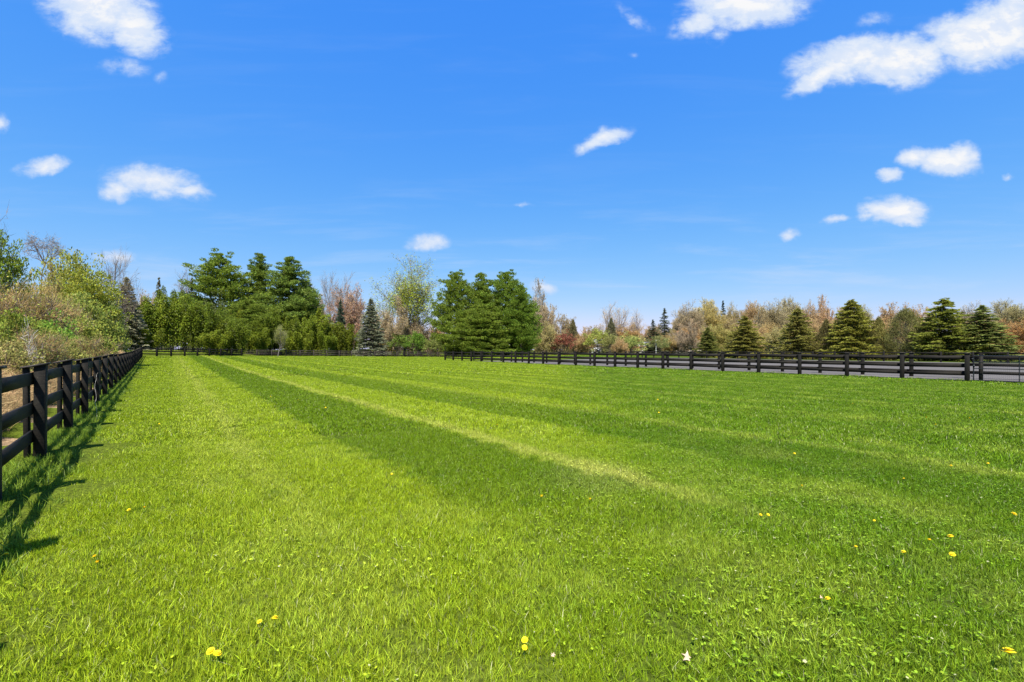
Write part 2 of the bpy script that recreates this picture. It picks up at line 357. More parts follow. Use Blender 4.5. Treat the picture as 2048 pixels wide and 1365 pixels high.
# ---------------------------------------------------------------- fences
rs = random.Random(5)
def board(mb, a, b, za, zb, th, hh, jig=0):
    """plank from a to b (xy), underside at za / zb, hh high, th thick, centred on the line"""
    a = np.asarray(a, float); b = np.asarray(b, float); d = unit(b-a); p = np.array([d[1], -d[0]])*th/2
    V = []
    for (q, z) in ((a, za), (b, zb)):
        for s_ in (-1, 1):
            for dz in (0, hh):
                V.append((*(q+p*s_), z+dz))
    mb.add(np.array(V), [(0, 1, 3, 2), (4, 6, 7, 5), (0, 4, 5, 1), (2, 3, 7, 6), (1, 5, 7, 3), (0, 2, 6, 4)])
def make_fence(name, label, pts, side, H=1.40, tops=(1.27, .86, .45), bh=.165, back=True, mat=None, pw=.18, pd=.12, caps=True, group=None, every=1):
    """pts: list of xy post places in order; side = unit vector towards the face the posts stand on (rails lie behind)"""
    mat = mat or M_fence
    side = np.asarray(side, float)
    z0 = float(gz(*pts[0])); T = empty(name, (pts[0][0], pts[0][1], z0)); tag(T, label, 'fence', group)
    o2 = np.array([pts[0][0], pts[0][1]])
    proto_p = proto_b = proto_c = None
    for i, q in enumerate(pts):
        q = np.asarray(q, float); j = min(i, len(pts)-2); d = unit(np.asarray(pts[j+1])-np.asarray(pts[j]))
        ang = math.atan2(d[1], d[0]); sgn = 1 if (side[0]*-d[1]+side[1]*d[0]) > 0 else -1     # local +y or -y is the post side
        lo = (q[0]-o2[0], q[1]-o2[1], float(gz(*q))-z0)
        def put(nm, proto, builder, mt):
            if proto is None:
                mb = MB(); builder(mb); ob = mb.build(nm, mt, T); 
                bv = ob.modifiers.new('bevel', 'BEVEL'); bv.width = .006; bv.segments = 1
            else:
                ob = proto.copy(); C.objects.link(ob); ob.parent = T
            ob.location = lo; ob.rotation_euler = (rs.uniform(-.010, .010), rs.uniform(-.010, .010), ang+rs.uniform(-.03, .03)); ob.scale = (1, 1, 1+rs.uniform(-.012, .012))
            return ob
        y0, y1 = (.018, .018+pd) if sgn > 0 else (-.018-pd, -.018)
        pp = put('post', proto_p, lambda mb: mb.box(-pw/2, pw/2, y0, y1, -.3, H), mat); proto_p = proto_p or pp
        if back:
            b0, b1 = (-.075, -.02) if sgn > 0 else (.02, .075)
            bb = put('back_batten', proto_b, lambda mb: mb.box(-pw*.42, pw*.42, b0, b1, -.3, H-.06), mat); proto_b = proto_b or bb
        if caps:
            def cap(mb):
                c0, c1 = (-.11, .018+pd+.03) if sgn > 0 else (-.018-pd-.03, .11)
                V = []
                for x in (-pw/2-.03, pw/2+.03):
                    for y in (c0, c1):
                        f = (y-c0)/(c1-c0) if sgn > 0 else (c1-y)/(c1-c0)
                        for dz in (0, .028): V.append((x, y, H-.055+.06*f+dz))
                mb.add(np.array(V), [(0, 1, 3, 2), (4, 6, 7, 5), (0, 4, 5, 1), (2, 3, 7, 6), (1, 5, 7, 3), (0, 2, 6, 4)])
            cc = proto_c
            if cc is None:
                mb = MB(); cap(mb); cc = mb.build('post_cap', M_cap, pp); proto_c = cc
            else:
                cc = proto_c.copy(); C.objects.link(cc); cc.parent = pp
    for i in range(0, len(pts)-1):
        a = np.asarray(pts[i])-o2; b = np.asarray(pts[i+1])-o2
        e = unit(b-a)*.004
        for tz in tops:
            mb = MB(); za = float(gz(*pts[i]))-z0+tz-bh+rs.uniform(-.018, .014); zb = float(gz(*pts[i+1]))-z0+tz-bh+rs.uniform(-.018, .014)
            board(mb, a+e, b-e, za, zb, .03+rs.uniform(-.002, .002), bh+rs.uniform(-.004, .004))
            mb.build('rail', mat, T)
    return T
# left fence: post places read along the line x = -.79 y - 1.53
zl = [-1.2, .4, 1.45, 2.85, 4.5, 6.47, 8.69, 10.8, 13.1, 15.3]
while zl[-1] < 69: zl.append(zl[-1]+2.36)
LF = [(-.79*z-1.71, z) for z in zl]
make_fence('board_fence', 'black three-board fence along the left edge of the lawn, seen almost end-on', LF, PL)
# far left fence running away along the bank
endL = np.array(LF[-1]); far2 = np.array(gp(483, 88)[:2])
n2 = 8; F2 = [tuple(endL+(far2-endL)*k/n2) for k in range(n2+1)]
make_fence('board_fence', 'black open three-board fence in front of the bamboo, left of the lawn’s far corner'.replace('’', "'"), F2, (1, -.1), H=1.40, pw=.22)
c3 = [np.array(gp(483, 90)[:2]), np.array(gp(893, 117)[:2]), np.array(gp(905, 119)[:2])]
n3 = 17; F3 = [tuple(c3[0]+(c3[1]-c3[0])*k/n3) for k in range(n3+5)]
make_fence('board_fence', 'low board fence across the far end of the lawn from bamboo to big pines', F3, (.45, -.9), H=1.35, tops=(1.25, .88, .50), bh=.14, back=False, pw=.16, mat=M_fence_old)
# right fence: nearest post first
zA = [23.1]
while zA[-1] < 68: zA.append(zA[-1]+2.093)
FA = [tuple(onA(sA(z))) for z in zA]
make_fence('board_fence', 'black three-board fence nearest the lawn on the right, ending at the metal gate', FA, -PA)
zB = [-2+1.93*k for k in range(0, 37)]
FB = [tuple(onA(sA(z, 2.7), 2.7)) for z in zB if z > 12]
make_fence('board_fence', 'second black board fence just behind the nearest one on the right, with pale post caps', FB, -PA, H=1.40, back=False)
sC0, sC1 = -40.0, sA(66)+6
nC = 36
FC = [tuple(onA(sC0+(sC1-sC0)*k/nC, 45.6)) for k in range(nC+1)]
make_fence('board_fence', 'distant black board fence along the far side of the grey riding arena', FC, -PA, H=1.37, tops=(1.27, .92, .57), back=False, caps=False)
# metal gate with wire mesh, right of the last post
def gate():
    s1 = sA(23.1)-.22; L = 4.2
    g0 = onA(s1, -.03); T = empty('mesh_gate', (g0[0], g0[1], 0), math.atan2(-DA[1], -DA[0]))
    tag(T, 'black tubular metal gate with wire mesh beside the last post at the right edge', 'gate')
    mb = MB()
    for z in (1.30, .98, .66, .07): mb.tubes([(0, 0, z, L, 0, z, .021, .021)], 8)
    for x in (0.0, L): mb.tubes([(x, 0, .05, x, 0, 1.32, .024, .024)], 8)
    mb.build('gate_frame', M_metal, T, smooth=True)
    mb = MB(); mb.tubes([(1.55, 0, .05, 1.55, 0, 1.32, .018, .018)], 8); mb.build('upright', M_metal, T)
    mb = MB(); segs = []
    for k in range(int(L/.07)): segs.append((.04+k*.07, .022, .07, .04+k*.07, .022, 1.3, .0018, .0018))
    for k in range(17): segs.append((0, .024, .1+k*.072, L, .024, .1+k*.072, .0018, .0018))
    mb.tubes(segs, 3); mb.build('wire_mesh', M_wire, T)
    for z in (.25, 1.12):
        mb = MB(); mb.box(-.09, .0, -.03, .03, z, z+.05); mb.build('hinge', M_metal, T)
    mb = MB(); mb.box(-.02, .05, -.05, -.022, .72, .84); mb.build('latch', M_metal, T)
    q = onA(s1-.5, .0)
gate()
for k, s_ in enumerate((.42,)):
    pq = onA(sA(23.1)-s_*1.0+.0, .42)
    mb = MB(); mb.box(-.09, .09, -.07, .07, -.3, 1.36); o = mb.build('gate_post', M_fence); o.location = (pq[0], pq[1], 0); o.rotation_euler = (0, 0, TA)
    tag(o, 'short black wooden post standing just behind the hinge side of the metal gate', 'post')
    cb = MB(); cb.box(-.12, .12, -.10, .10, 1.362, 1.39); cb.build('post_cap', M_cap, o)
# a bramble runner caught on the left fence
mb = MB(); r_ = np.random.default_rng(3); p = np.array([-9.3, 10.2, .0]); sg = []
for k in range(14):
    q = p+np.array([r_.normal()*.015, r_.normal()*.015, .11-.005*k]); sg.append((*p, *q, .004, .003)); p = q
mb.tubes(sg, 4); o = mb.build('vine', M_pale); tag(o, 'pale dry vine climbing up the left fence', 'vine')

# ---------------------------------------------------------------- growing things: prototypes
def grow(rng, H, levels=4, lean=.12, up=.12, fork=(2, 3), ang=(25, 55), trunk=.25, r0=None, lenf=(.55, .78), multi=1):
    segs, tips, fine = [], [], []
    r0 = r0 or H*.016
    def br(p, d, L, r, lv):
        n = 5 if lv == 0 else (4 if lv < 3 else 3)
        for i in range(n):
            d = unit(d+rng.normal(size=3)*lean+np.array([0, 0, up])); q = p+d*L/n
            ra, rb = r*(1-.55*i/n), r*(1-.55*(i+1)/n); segs.append((*p, *q, max(ra, .012), max(rb, .010)))
            if lv >= levels-1: fine.append((q, d))
            p = q
            if lv < levels and (i+1)/n > (trunk if lv == 0 else .15):
                for _ in range(1 if rng.random() < .65 or lv > 1 else 2):
                    a = R(rng.uniform(*ang)); s = unit(np.cross(d, rng.normal(size=3)))
                    br(p, unit(d*math.cos(a)+s*math.sin(a)), L*rng.uniform(*lenf)*(1-.35*(i/n)), rb*.62, lv+1)
        if lv < levels:
            for _ in range(int(rng.integers(fork[0], fork[1]+1))):
                a = R(rng.uniform(10, 35)); s = unit(np.cross(d, rng.normal(size=3)))
                br(p, unit(d*math.cos(a)+s*math.sin(a)), L*rng.uniform(*lenf), r*.5, lv+1)
        else: tips.append((p, d))
    for _ in range(multi):
        d0 = np.array([0, 0, 1.]) if multi == 1 else unit(np.array([rng.normal()*.35, rng.normal()*.35, 1.]))
        br(np.array([0, 0, -.2]), d0, H*.42, r0/(multi**.5), 0)
    return np.array(segs), tips, fine
PROTO = {}
def reg(key, trunkmb, tmat, crownmb, cmat, extra=None):
    allv = np.concatenate(crownmb.v if crownmb.v else trunkmb.v)
    tv = np.concatenate(trunkmb.v) if trunkmb.v else allv
    H = max(np.percentile(allv[:, 2], 99.8), np.percentile(tv[:, 2], 99.9)); W = 2*np.percentile(np.hypot(allv[:, 0], allv[:, 1]), 97)
    T = empty(key); PROTO[key] = [T, H, W, False]
    if trunkmb.v: trunkmb.build('culms' if key.startswith('bamboo') else 'trunk', tmat, T)
    if crownmb.v: crownmb.build('crown', cmat, T)
    if extra: extra.build('twigs', M_twig, T)
def bare(key, seed, H=14, mat=None, twigs=14, leaf=0, leafsize=.14, tw=.028, tl=.7, **kw):
    rng = np.random.default_rng(seed); segs, tips, fine = grow(rng, H, **kw)
    t = MB(); t.tubes(segs, 4)
    P = np.array([p for p, d in fine]+[p for p, d in tips]); D = np.array([d for p, d in fine]+[d for p, d in tips])
    e = MB(); idx = rng.integers(0, len(P), int(len(P)*twigs/3))
    dd = unit(D[idx]+rng.normal(size=(len(idx), 3))*.55+np.array([0, 0, .15])); LL = rng.uniform(.4, 1.2, len(idx))*tl
    cards(e, P[idx]+dd*LL[:, None]*.5, dd, LL, tw, rng)
    c = MB()
    if leaf:
        idx = rng.integers(0, len(P), leaf); o_ = rng.normal(size=(leaf, 3))*.38
        cards(c, P[idx]+D[idx]*.2+o_, rng.normal(size=(leaf, 3)), rng.uniform(.7, 1.4, leaf)*leafsize, rng.uniform(.6, 1, leaf)*leafsize, rng)
    reg(key, t, mat or M_barkg, c, M_leaf, e)
def blobcrown(key, seed, H, W, nclust, per, ls, z0=.1, mat=None, flat=.7, segs=True, shape='round', stems=5, cm=None, spread_up=.3, ragged=.3, tmat=None):
    """leafy crown of many leaf clumps spread through the volume"""
    rng = np.random.default_rng(seed); c = MB(); t = MB(); sg = []
    for k in range(nclust):
        f = rng.random()
        if shape == 'round':
            v = unit(rng.normal(size=3)); v[2] = abs(v[2]) if rng.random() < .75 else v[2]
            r = rng.uniform(.45, 1.0)**.6*(1+rng.normal()*ragged*.4)
            ctr = np.array([v[0]*W/2*r*.85, v[1]*W/2*r*.85, H*(z0+(1-z0)*(.42+.5*v[2]*r))])
        elif shape == 'cone':
            zz = f**1.35; rr = (1-zz)**.85*W/2*(1+rng.normal()*.26)*rng.uniform(.6, 1.0)**.5; a = rng.uniform(0, 2*math.pi)
            ctr = np.array([math.cos(a)*rr*.9, math.sin(a)*rr*.9, H*(z0+(1-z0)*zz*.97)])
        elif shape == 'egg':
            zz = f; rr = math.sin(math.pi*min(1, (zz*.8+.2)))**.6*W/2*rng.uniform(.55, 1.0)**.5*(1+rng.normal()*ragged*.35); a = rng.uniform(0, 2*math.pi)
            ctr = np.array([math.cos(a)*rr*.88, math.sin(a)*rr*.88, H*(z0+(1-z0)*zz*.95)])
        rad = W*rng.uniform(.06, .12)*(.6 if shape == 'cone' and ctr[2] > H*.75 else 1)
        n = int(per*rng.uniform(.6, 1.4)); v, o_ = in_ellipsoid(rng, n, .4)
        P = ctr+v*rad*np.array([1, 1, flat]); P[:, 2] = np.maximum(P[:, 2], .05)
        out = unit(ctr*np.array([1, 1, .4])+1e-3)
        D = rng.normal(size=(n, 3))*.8+out*.6+np.array([0, 0, spread_up])
        cards(c, P, D, ls*rng.uniform(.7, 1.4, n), ls*rng.uniform(.4, .7, n), rng)
        if k % 3 == 0: sg.append((0, 0, ctr[2]*.55, *ctr, .03*W/5, .012))
    if stems == 1: sg.append((0, 0, -.2, 0, 0, H*.9, H*.016, .02))
    else:
        for _ in range(stems):
            a = rng.uniform(0, 6.28); sg.append((0, 0, -.2, math.cos(a)*W*.25, math.sin(a)*W*.25, H*.65, .05, .015))
    t.tubes(sg, 4); reg(key, t, tmat or M_bark, c, cm or M_leaf)
def pine(key, seed, H=22, W=13, low=.06, power=.8, per=100, peak=.22):
    rng = np.random.default_rng(seed); c = MB(); t = MB(); sg = [(0, 0, -.3, 0, 0, H*.97, H*.017, .03)]
    z = H*low
    while z < H*.985:
        tt = (z/H-low)/(1-low); rmax = W/2*(((1-tt)/(1-peak))**power if tt > peak else .72+.28*tt/peak)
        nb_ = int(rng.integers(4, 7)) if tt < .85 else 4; a0 = rng.uniform(0, 6.28)
        for k in range(nb_):
            a = a0+k*6.283/nb_+rng.normal()*.3; L = rmax*(rng.uniform(.5, 1.0) if rng.random() < .8 else rng.uniform(1.0, 1.25)); rise = rng.uniform(-.05, .35)+.30*tt+(.25 if tt > .9 else 0)
            dirv = np.array([math.cos(a), math.sin(a), rise]); base = np.array([0, 0, z])
            sg.append((*base, *(base+dirv*L*.95), .045*(1-tt)+.02, .012))
            s_ = max(.25, L*.3)
            while s_ < L+.15:
                w_ = (.46+.46*min(1, s_/3)+rng.uniform(0, .3))*(1-.45*tt)
                lat = np.array([-math.sin(a), math.cos(a), 0])*rng.normal()*(.15+.24*s_)
                ctr = base+dirv*s_+lat+np.array([0, 0, .14*(s_/max(L, .1))**2*L*.5])
                n = int(per*w_*rng.uniform(.8, 1.2)); v, _ = in_ellipsoid(rng, n, .25)
                P = ctr+v*np.array([w_, w_, w_*.62])
                D = unit(v*np.array([1, 1, .4])+dirv*.6+np.array([0, 0, .7])+rng.normal(size=(n, 3))*.4)
                cards(c, P, D, rng.uniform(.28, .50, n), rng.uniform(.10, .19, n), rng)
                s_ += rng.uniform(.5, .85)
        z += rng.uniform(.5, .9)*(.7 if tt > .6 else 1)
    n = 60; P = np.stack([rng.normal(size=n)*.12, rng.normal(size=n)*.12, H*.95+rng.random(n)*H*.05], 1); cards(c, P, rng.normal(size=(n, 3))*.5+np.array([0, 0, 1]), .4, .1, rng)
    t.tubes(sg, 5); reg(key, t, M_bark, c, M_needle)
def spruce(key, seed, H=12, W=6, droop=.15, step=.42, dens=1.0, power=.95, gap=0.0, cw=(.10, .2), upturn=.2, ragged=.19):
    rng = np.random.default_rng(seed); c = MB(); t = MB(); sg = [(0, 0, -.3, 0, 0, H*.99, H*.014, .02)]; z = H*.03
    while z < H*.99:
        tt = z/H; rmax = W/2*max(.03, (1-tt)**power); nb_ = int(7+6*(1-tt)); a0 = rng.uniform(0, 6.28)
        if rng.random() > gap:
            for k in range(nb_):
                a = a0+k*6.283/nb_+rng.normal()*.15; L = rmax*rng.uniform(.91-ragged, .91+ragged); base = np.array([0, 0, z+rng.normal()*(.08+ragged*.45)])
                hd = np.array([math.cos(a), math.sin(a), 0]); lat = np.array([-math.sin(a), math.cos(a), 0])
                sg.append((*base, *(base+hd*L*.95-np.array([0, 0, droop*L*.8])), .02, .008))
                n = int(max(6, L*26*dens)); s_ = L*rng.random(n)**.6
                off = rng.normal(size=n)*(.06+.16*s_**.8)*(1.1-s_/L*.5)
                zz = -droop*s_+upturn*(s_/L)**3*L*.4+rng.normal(size=n)*.06-np.abs(off)*.25
                P = base+hd*s_[:, None]+lat*off[:, None]+np.array([0, 0, 1])*zz[:, None]
                D = hd*.9+lat*np.sign(off)[:, None]*rng.uniform(.2, .9, n)[:, None]+np.array([0, 0, 1])*rng.uniform(-.35, .35, n)[:, None]
                cards(c, P, D, rng.uniform(.25, .5, n), rng.uniform(cw[0], cw[1], n), rng)
        z += step*rng.uniform(.8, 1.2)*(.6+.4*(1-tt))
    t.tubes(sg, 5); reg(key, t, M_bark, c, M_needle)
def bamboo(key, seed, H=9, W=6):
    rng = np.random.default_rng(seed); c = MB(); t = MB(); sg = []
    for k in range(17):
        a = k*2.4+rng.normal()*.3; r0_ = W*.24*math.sqrt((k+.5)/17); b = np.array([math.cos(a)*r0_, math.sin(a)*r0_, 0])
        sg.append((0, 0, -.35, *b, .03, .035))
        h = H*rng.uniform(.62, 1.0); ar = rng.uniform(.08, .30)*W; aa = a+rng.normal()*.4; p = b.copy(); n = 16
        for i in range(n):
            f = (i+1)/n; q = b+np.array([math.cos(aa)*ar*f**1.8, math.sin(aa)*ar*f**1.8, h*(f-.10*f**4)]); sg.append((*p, *q, .032*(1-.8*f)+.006, .032*(1-.8*f)+.005)); p = q
            if f > .12:
                m_ = int(12+62*min(1, f*1.25)**1.5); rad = (.26+.75*min(1, f*1.2)*(1-max(0, f-.8)*2.6))*W/7
                v, _ = in_ellipsoid(rng, m_, .2); P = q+v*np.array([rad, rad, .26])-np.array([0, 0, 1])*(np.hypot(v[:, 0], v[:, 1])*rad*.5)[:, None]
                D = v*np.array([1, 1, 0])+rng.normal(size=(m_, 3))*.25+np.array([0, 0, -.5])
                cards(c, P, D, rng.uniform(.20, .42, m_), rng.uniform(.07, .12, m_), rng)
    t.tubes(sg, 4); reg(key, t, M_culm, c, M_bam)

def flat_top(key, seed, H=12, W=7):
    rng = np.random.default_rng(seed); t = MB(); e = MB(); sg = []; p = np.array([0, 0, -.3]); d = np.array([0, 0, 1.])
    for i in range(9):
        q = p+np.array([rng.normal()*.22, rng.normal()*.22, H*.68/8]); sg.append((*p, *q, .17-.011*i, .16-.011*i)); p = q
    for k in range(9):
        a = k*.7+rng.normal()*.2; m1 = p+np.array([math.cos(a)*W*.16, math.sin(a)*W*.16, H*rng.uniform(.02, .14)]); sg.append((*p, *m1, .07, .05))
        for j in range(5):
            a2 = a+rng.normal()*.35; rr = W*.5*rng.uniform(.45, 1); m2 = np.array([p[0]+math.cos(a2)*rr, p[1]+math.sin(a2)*rr, H*(.97-.16*(rr/(W*.5))**2)+rng.normal()*.15])
            mid = (m1+m2)/2+rng.normal(size=3)*.2; sg += [(*m1, *mid, .035, .025), (*mid, *m2, .025, .012)]
            n = 26; D = rng.normal(size=(n, 3))*np.array([1, 1, .35])+np.array([0, 0, .25]); LL = rng.uniform(.4, 1.1, n); cards(e, m2+rng.normal(size=(n, 3))*.25+unit(D)*LL[:, None]*.4, D, LL, .035, rng)
    t.tubes(sg, 5); reg(key, t, M_bark, MB(), M_leaf, e)

for i in range(3): bare(f'bare{i}', 20+i, 14, mat=M_bark, leaf=0, twigs=6, tw=.022, levels=3, tl=1.1, up=.10, ang=(30, 58), r0=.2, fork=(1, 2))
for i in range(4): bare(f'bud{i}', 40+i, 15, leaf=5200, twigs=16, leafsize=.20, tw=.035, ang=(25, 60), up=.06)
for i in range(2): bare(f'young{i}', 60+i, 18, leaf=11000, twigs=1.2, leafsize=.19, tw=.03, ang=(24, 52), up=.14, trunk=.2)
for i in range(3): bare(f'haze{i}', 80+i, 13, leaf=15000, twigs=30, leafsize=.21, tw=.05, ang=(32, 72), up=.05, trunk=.12, multi=2, levels=3, r0=.2)
flat_top('flat', 91)
pine('pine0', 1, 21, 15.5, power=.72); pine('pine1', 2, 22, 9.5, power=.76); pine('pine2', 3, 20, 14, power=.62, low=.03, peak=.3); pine('pine3', 4, 21, 13, power=.68, low=.03)
spruce('spruce0', 5, 12, 7, power=.85); spruce('spruce1', 6, 12, 6.2, droop=.25, power=.8); spruce('thin0', 7, 14, 5, gap=.06, droop=.3, dens=.6, ragged=.5, step=.6); spruce('thin1', 8, 13, 4.6, gap=.05, droop=.1, dens=.7, ragged=.45, step=.6)
blobcrown('cedar0', 9, 9, 7.5, 300, 75, .19, .02, shape='cone', stems=1, cm=M_needle, spread_up=.7, flat=1.3)
blobcrown('cedar1', 10, 9, 7, 300, 75, .19, .02, shape='cone', stems=1, cm=M_needle, spread_up=.5, flat=1.2)
blobcrown('cedar2', 11, 11, 9, 360, 85, .20, .02, shape='egg', stems=1, cm=M_needle, spread_up=.5, flat=1.2, ragged=.25)
spruce('norway0', 101, 11, 10, droop=.42, power=.62, step=.38, dens=1.5, cw=(.09, .17), upturn=.5, ragged=.35)
spruce('norway1', 102, 10, 9, droop=.35, power=.72, step=.38, dens=1.5, cw=(.09, .17), upturn=.4, ragged=.35)
for i in range(3): bamboo(f'bamboo{i}', 30+i)
for i in range(3): blobcrown(f'shrub{i}', 50+i, 4, 4.6, 90, 46, .17, .02, ragged=.5)
blobcrown('broad0', 70, 12, 9, 210, 55, .26, .08, stems=1, ragged=.45)
blobcrown('broad1', 71, 10, 9, 170, 60, .24, .02, stems=4, ragged=.5)
for i in range(2): bare(f'brush{i}', 75+i, 5, leaf=9000, twigs=6, leafsize=.11, tw=.016, tl=.6, ang=(25, 65), up=.08, trunk=.02, multi=6, levels=3, r0=.09, lean=.22)
bare('deadwood', 95, 4, mat=M_pale, leaf=0, twigs=1, tw=.02, trunk=.1, levels=2, r0=.055, lean=.34, up=.02)

rp = random.Random(11)
def place(key, px, ytop, wpx, Z, color, name, label, cat='tree', group=None, twig=(.26, .20, .14), rot=None, base=None, lean=0):
    T, H, W, used = PROTO[key]
    kids = list(T.children)
    if used:
        T2 = T.copy(); C.objects.link(T2)
        for k in kids:
            c = k.copy(); C.objects.link(c); c.parent = T2
        T = T2
    else: PROTO[key][3] = True
    T.name = name
    x, y, z = gp(px, Z)
    h = CAMH+(700-ytop)/F*Z-z; w = wpx/F*Z
    T.location = (x, y, z); T.rotation_euler = (0, lean, rp.uniform(0, 6.28) if rot is None else rot); T.scale = (w/W, w/W, h/H)
    for c in T.children:
        nm = c.name.split('.')[0]
        if nm == 'crown': c.color = (*color, 1)
        elif nm == 'twigs': c.color = (*twig, 1)
    for k in ('label', 'category', 'group'):
        if k in T: del T[k]
    tag(T, label, cat, group); return T
G_PINE = (.175, .230, .030); G_PINE2 = (.060, .105, .035); G_SPR = (.10, .125, .085); G_DK = (.045, .070, .028)
G_CED = (.105, .125, .030); OLIVE = (.19, .19, .055); YG = (.27, .33, .06); YG2 = (.34, .37, .10)
TAN = (.50, .34, .15); TANY = (.52, .42, .12); ORG = (.52, .325, .12); PNK = (.52, .36, .18); BAM = (.130, .165, .012)
TW_T = (.42, .33, .21); TW_G = (.30, .23, .16)
# --- left side, beyond the fence
place('broad0', -10, 462, 104, 26, (.20, .26, .03), 'maple_tree', 'dense bright green leafy tree cut off by the left edge of the photo')
place('bare0', -62, 350, 120, 26, (0, 0, 0), 'bare_tree', 'bare tree whose thin twigs reach in at the left edge above the leafy tree')
place('flat', 80, 478, 66, 55, (0, 0, 0), 'bare_tree', 'dark twisted bare tree with a flat top, rising beside the leafy tree at the left')
place('broad1', 142, 500, 118, 52, (.31, .32, .045), 'budding_tree', 'tall tree with a broad yellow-green budding crown above the left thicket', twig=TW_T)
place('haze0', 92, 530, 110, 44, (.40, .33, .10), 'willow_tree', 'tan drooping brushy tree in front of the flat-topped bare tree', twig=(.50, .38, .14))
place('bare1', 236, 508, 90, 60, (0, 0, 0), 'bare_tree', 'leaning bare grey tree with sparse branches right of the budding crown', lean=-.12)
place('broad0', 182, 540, 112, 38, (.28, .30, .035), 'leafy_tree', 'ragged yellow-green vine-covered tree standing tallest in the left thicket')
place('shrub0', 160, 585, 110, 33, (.28, .32, .06), 'shrub', 'yellow-green shrub below the vine-covered tree', 'shrub')
place('brush0', 25, 566, 170, 21, (.34, .33, .07), 'brush_shrub', 'pinkish bare-twigged shrub with pale blossom under the leafy tree at left', 'shrub', twig=(.40, .27, .11))
place('brush1', 105, 590, 130, 25, (.34, .34, .10), 'brush_shrub', 'tan twiggy shrub with small green leaves in the middle of the left thicket', 'shrub', twig=(.40, .27, .11))
place('deadwood', 56, 630, 60, 14.0, (0, 0, 0), 'dead_branches', 'bleached white dead branches sticking up out of the left thicket', 'branches', twig=(.5, .46, .4))
place('shrub1', 20, 618, 120, 17.5, (.24, .28, .04), 'shrub', 'green shrub at the left edge below the bleached branches', 'shrub')
place('shrub2', 100, 622, 100, 20, (.20, .32, .04), 'shrub', 'bright green low shrub right of the bleached branches', 'shrub')
place('shrub0', 165, 635, 110, 24, (.28, .31, .05), 'shrub', 'olive-green bramble mound close behind the left fence', 'shrub')
place('brush0', 60, 655, 110, 14.5, (.26, .30, .07), 'brush_shrub', 'low thorny tangle in front of the bright green shrub', 'shrub', twig=(.40, .27, .11))
place('brush1', 150, 668, 100, 19.5, (.30, .32, .08), 'brush_shrub', 'low tan bramble tangle leaning towards the left fence', 'shrub', twig=(.40, .27, .11))
place('brush0', 205, 672, 60, 27, (.32, .31, .09), 'brush_shrub', 'small brown bramble tangle farthest along the left fence', 'shrub', twig=(.40, .27, .11))
place('shrub1', 214, 590, 70, 46, (.30, .32, .12), 'shrub', 'pale yellow-green shrub at the left end of the bamboo', 'shrub')
place('shrub2', 232, 642, 50, 55, (.10, .13, .03), 'shrub', 'dark green shrub in the gap between thicket and bamboo', 'shrub')
place('spruce0', 253, 553, 78, 78, (.24, .23, .14), 'spruce_tree', 'grey-green spruce standing left of the bamboo')
place('thin0', 318, 556, 44, 118, (.12, .11, .06), 'spruce_tree', 'dark narrow spruce top above the left part of the bamboo')
place('haze1', 285, 585, 80, 122, ORG, 'budding_tree', 'rusty brown budding tree between the two left spruces', twig=TW_T)
place('bare2', 345, 535, 74, 120, (0, 0, 0), 'bare_tree', 'fine bare tree right of the dark narrow spruce top')
place('thin1', 384, 556, 42, 110, (.12, .13, .06), 'spruce_tree', 'small dark spruce top touching the left side of the big pine')
place('shrub2', 415, 585, 110, 108, (.10, .12, .035), 'shrub', 'dark evergreen bush between the small spruce top and the bamboo', 'shrub')
place('broad1', 120, 590, 100, 30, (.30, .32, .05), 'leafy_tree', 'rounded yellow-green bushy tree in the middle of the left thicket')
place('shrub1', 60, 640, 110, 19, (.22, .27, .04), 'shrub', 'mid-green bramble mound under the bleached branches', 'shrub')
place('shrub2', 205, 625, 90, 34, (.26, .30, .05), 'shrub', 'green-yellow shrub just left of the dark gap before the bamboo', 'shrub')
place('shrub0', 10, 680, 120, 12, (.30, .27, .08), 'shrub', 'low brownish bramble at the left edge close behind the fence', 'shrub')
place('shrub1', 120, 676, 110, 18, (.30, .29, .07), 'shrub', 'low olive bramble halfway along the left fence', 'shrub')
# --- the bamboo screen
BX = [(236, 640, 82, 'leftmost low clump of the bamboo screen'), (262, 622, 84, 'bamboo clump in front of the grey-green spruce'),
      (292, 608, 85, 'bamboo clump below the rusty budding tree'), (322, 596, 86, 'bamboo clump below the dark narrow spruce top'),
      (352, 592, 87, 'bamboo clump below the fine bare tree'), (382, 596, 88, 'highest bamboo clump at the left foot of the big pine'),
      (412, 612, 89, 'bamboo clump left of the big pine trunk'), (440, 628, 90, 'bamboo clump in front of the big pine'),
      (468, 636, 90, 'bamboo clump above the join of the two far fences'), (500, 640, 95, 'bamboo clump just right of the fence join'),
      (532, 622, 98, 'bamboo clump below the narrow middle pine'), (583, 634, 101, 'bamboo clump right of the pale-stemmed young tree'),
      (612, 628, 103, 'bamboo clump below the right-hand pine of the three'), (640, 634, 105, 'bamboo clump below the orange budding tree'),
      (668, 640, 107, 'bamboo clump left of the small blue-grey spruce tip'), (692, 645, 108, 'bamboo clump left of the blue-grey spruce'),
      (710, 664, 109, 'rightmost low bamboo clump beside the blue-grey spruce'), (275, 600, 96, 'rear bamboo clump at the left'), (338, 582, 98, 'rear bamboo clump near the bare tree'),
      (395, 588, 99, 'rear bamboo clump by the small spruce top'), (555, 612, 108, 'rear bamboo clump between middle and right pine'), (630, 612, 112, 'rear bamboo clump below the right pine tips'), (482, 620, 100, 'rear bamboo clump behind the fence join'),
      (516, 652, 94, 'low front bamboo clump left of the pale-stemmed young tree'), (600, 660, 99, 'low front bamboo clump right of centre'), (655, 662, 103, 'low front bamboo clump near the right end of the screen'),
      (430, 662, 86, 'low front bamboo clump near the end of the open fence'), (300, 655, 80, 'low front bamboo clump behind the open fence')]
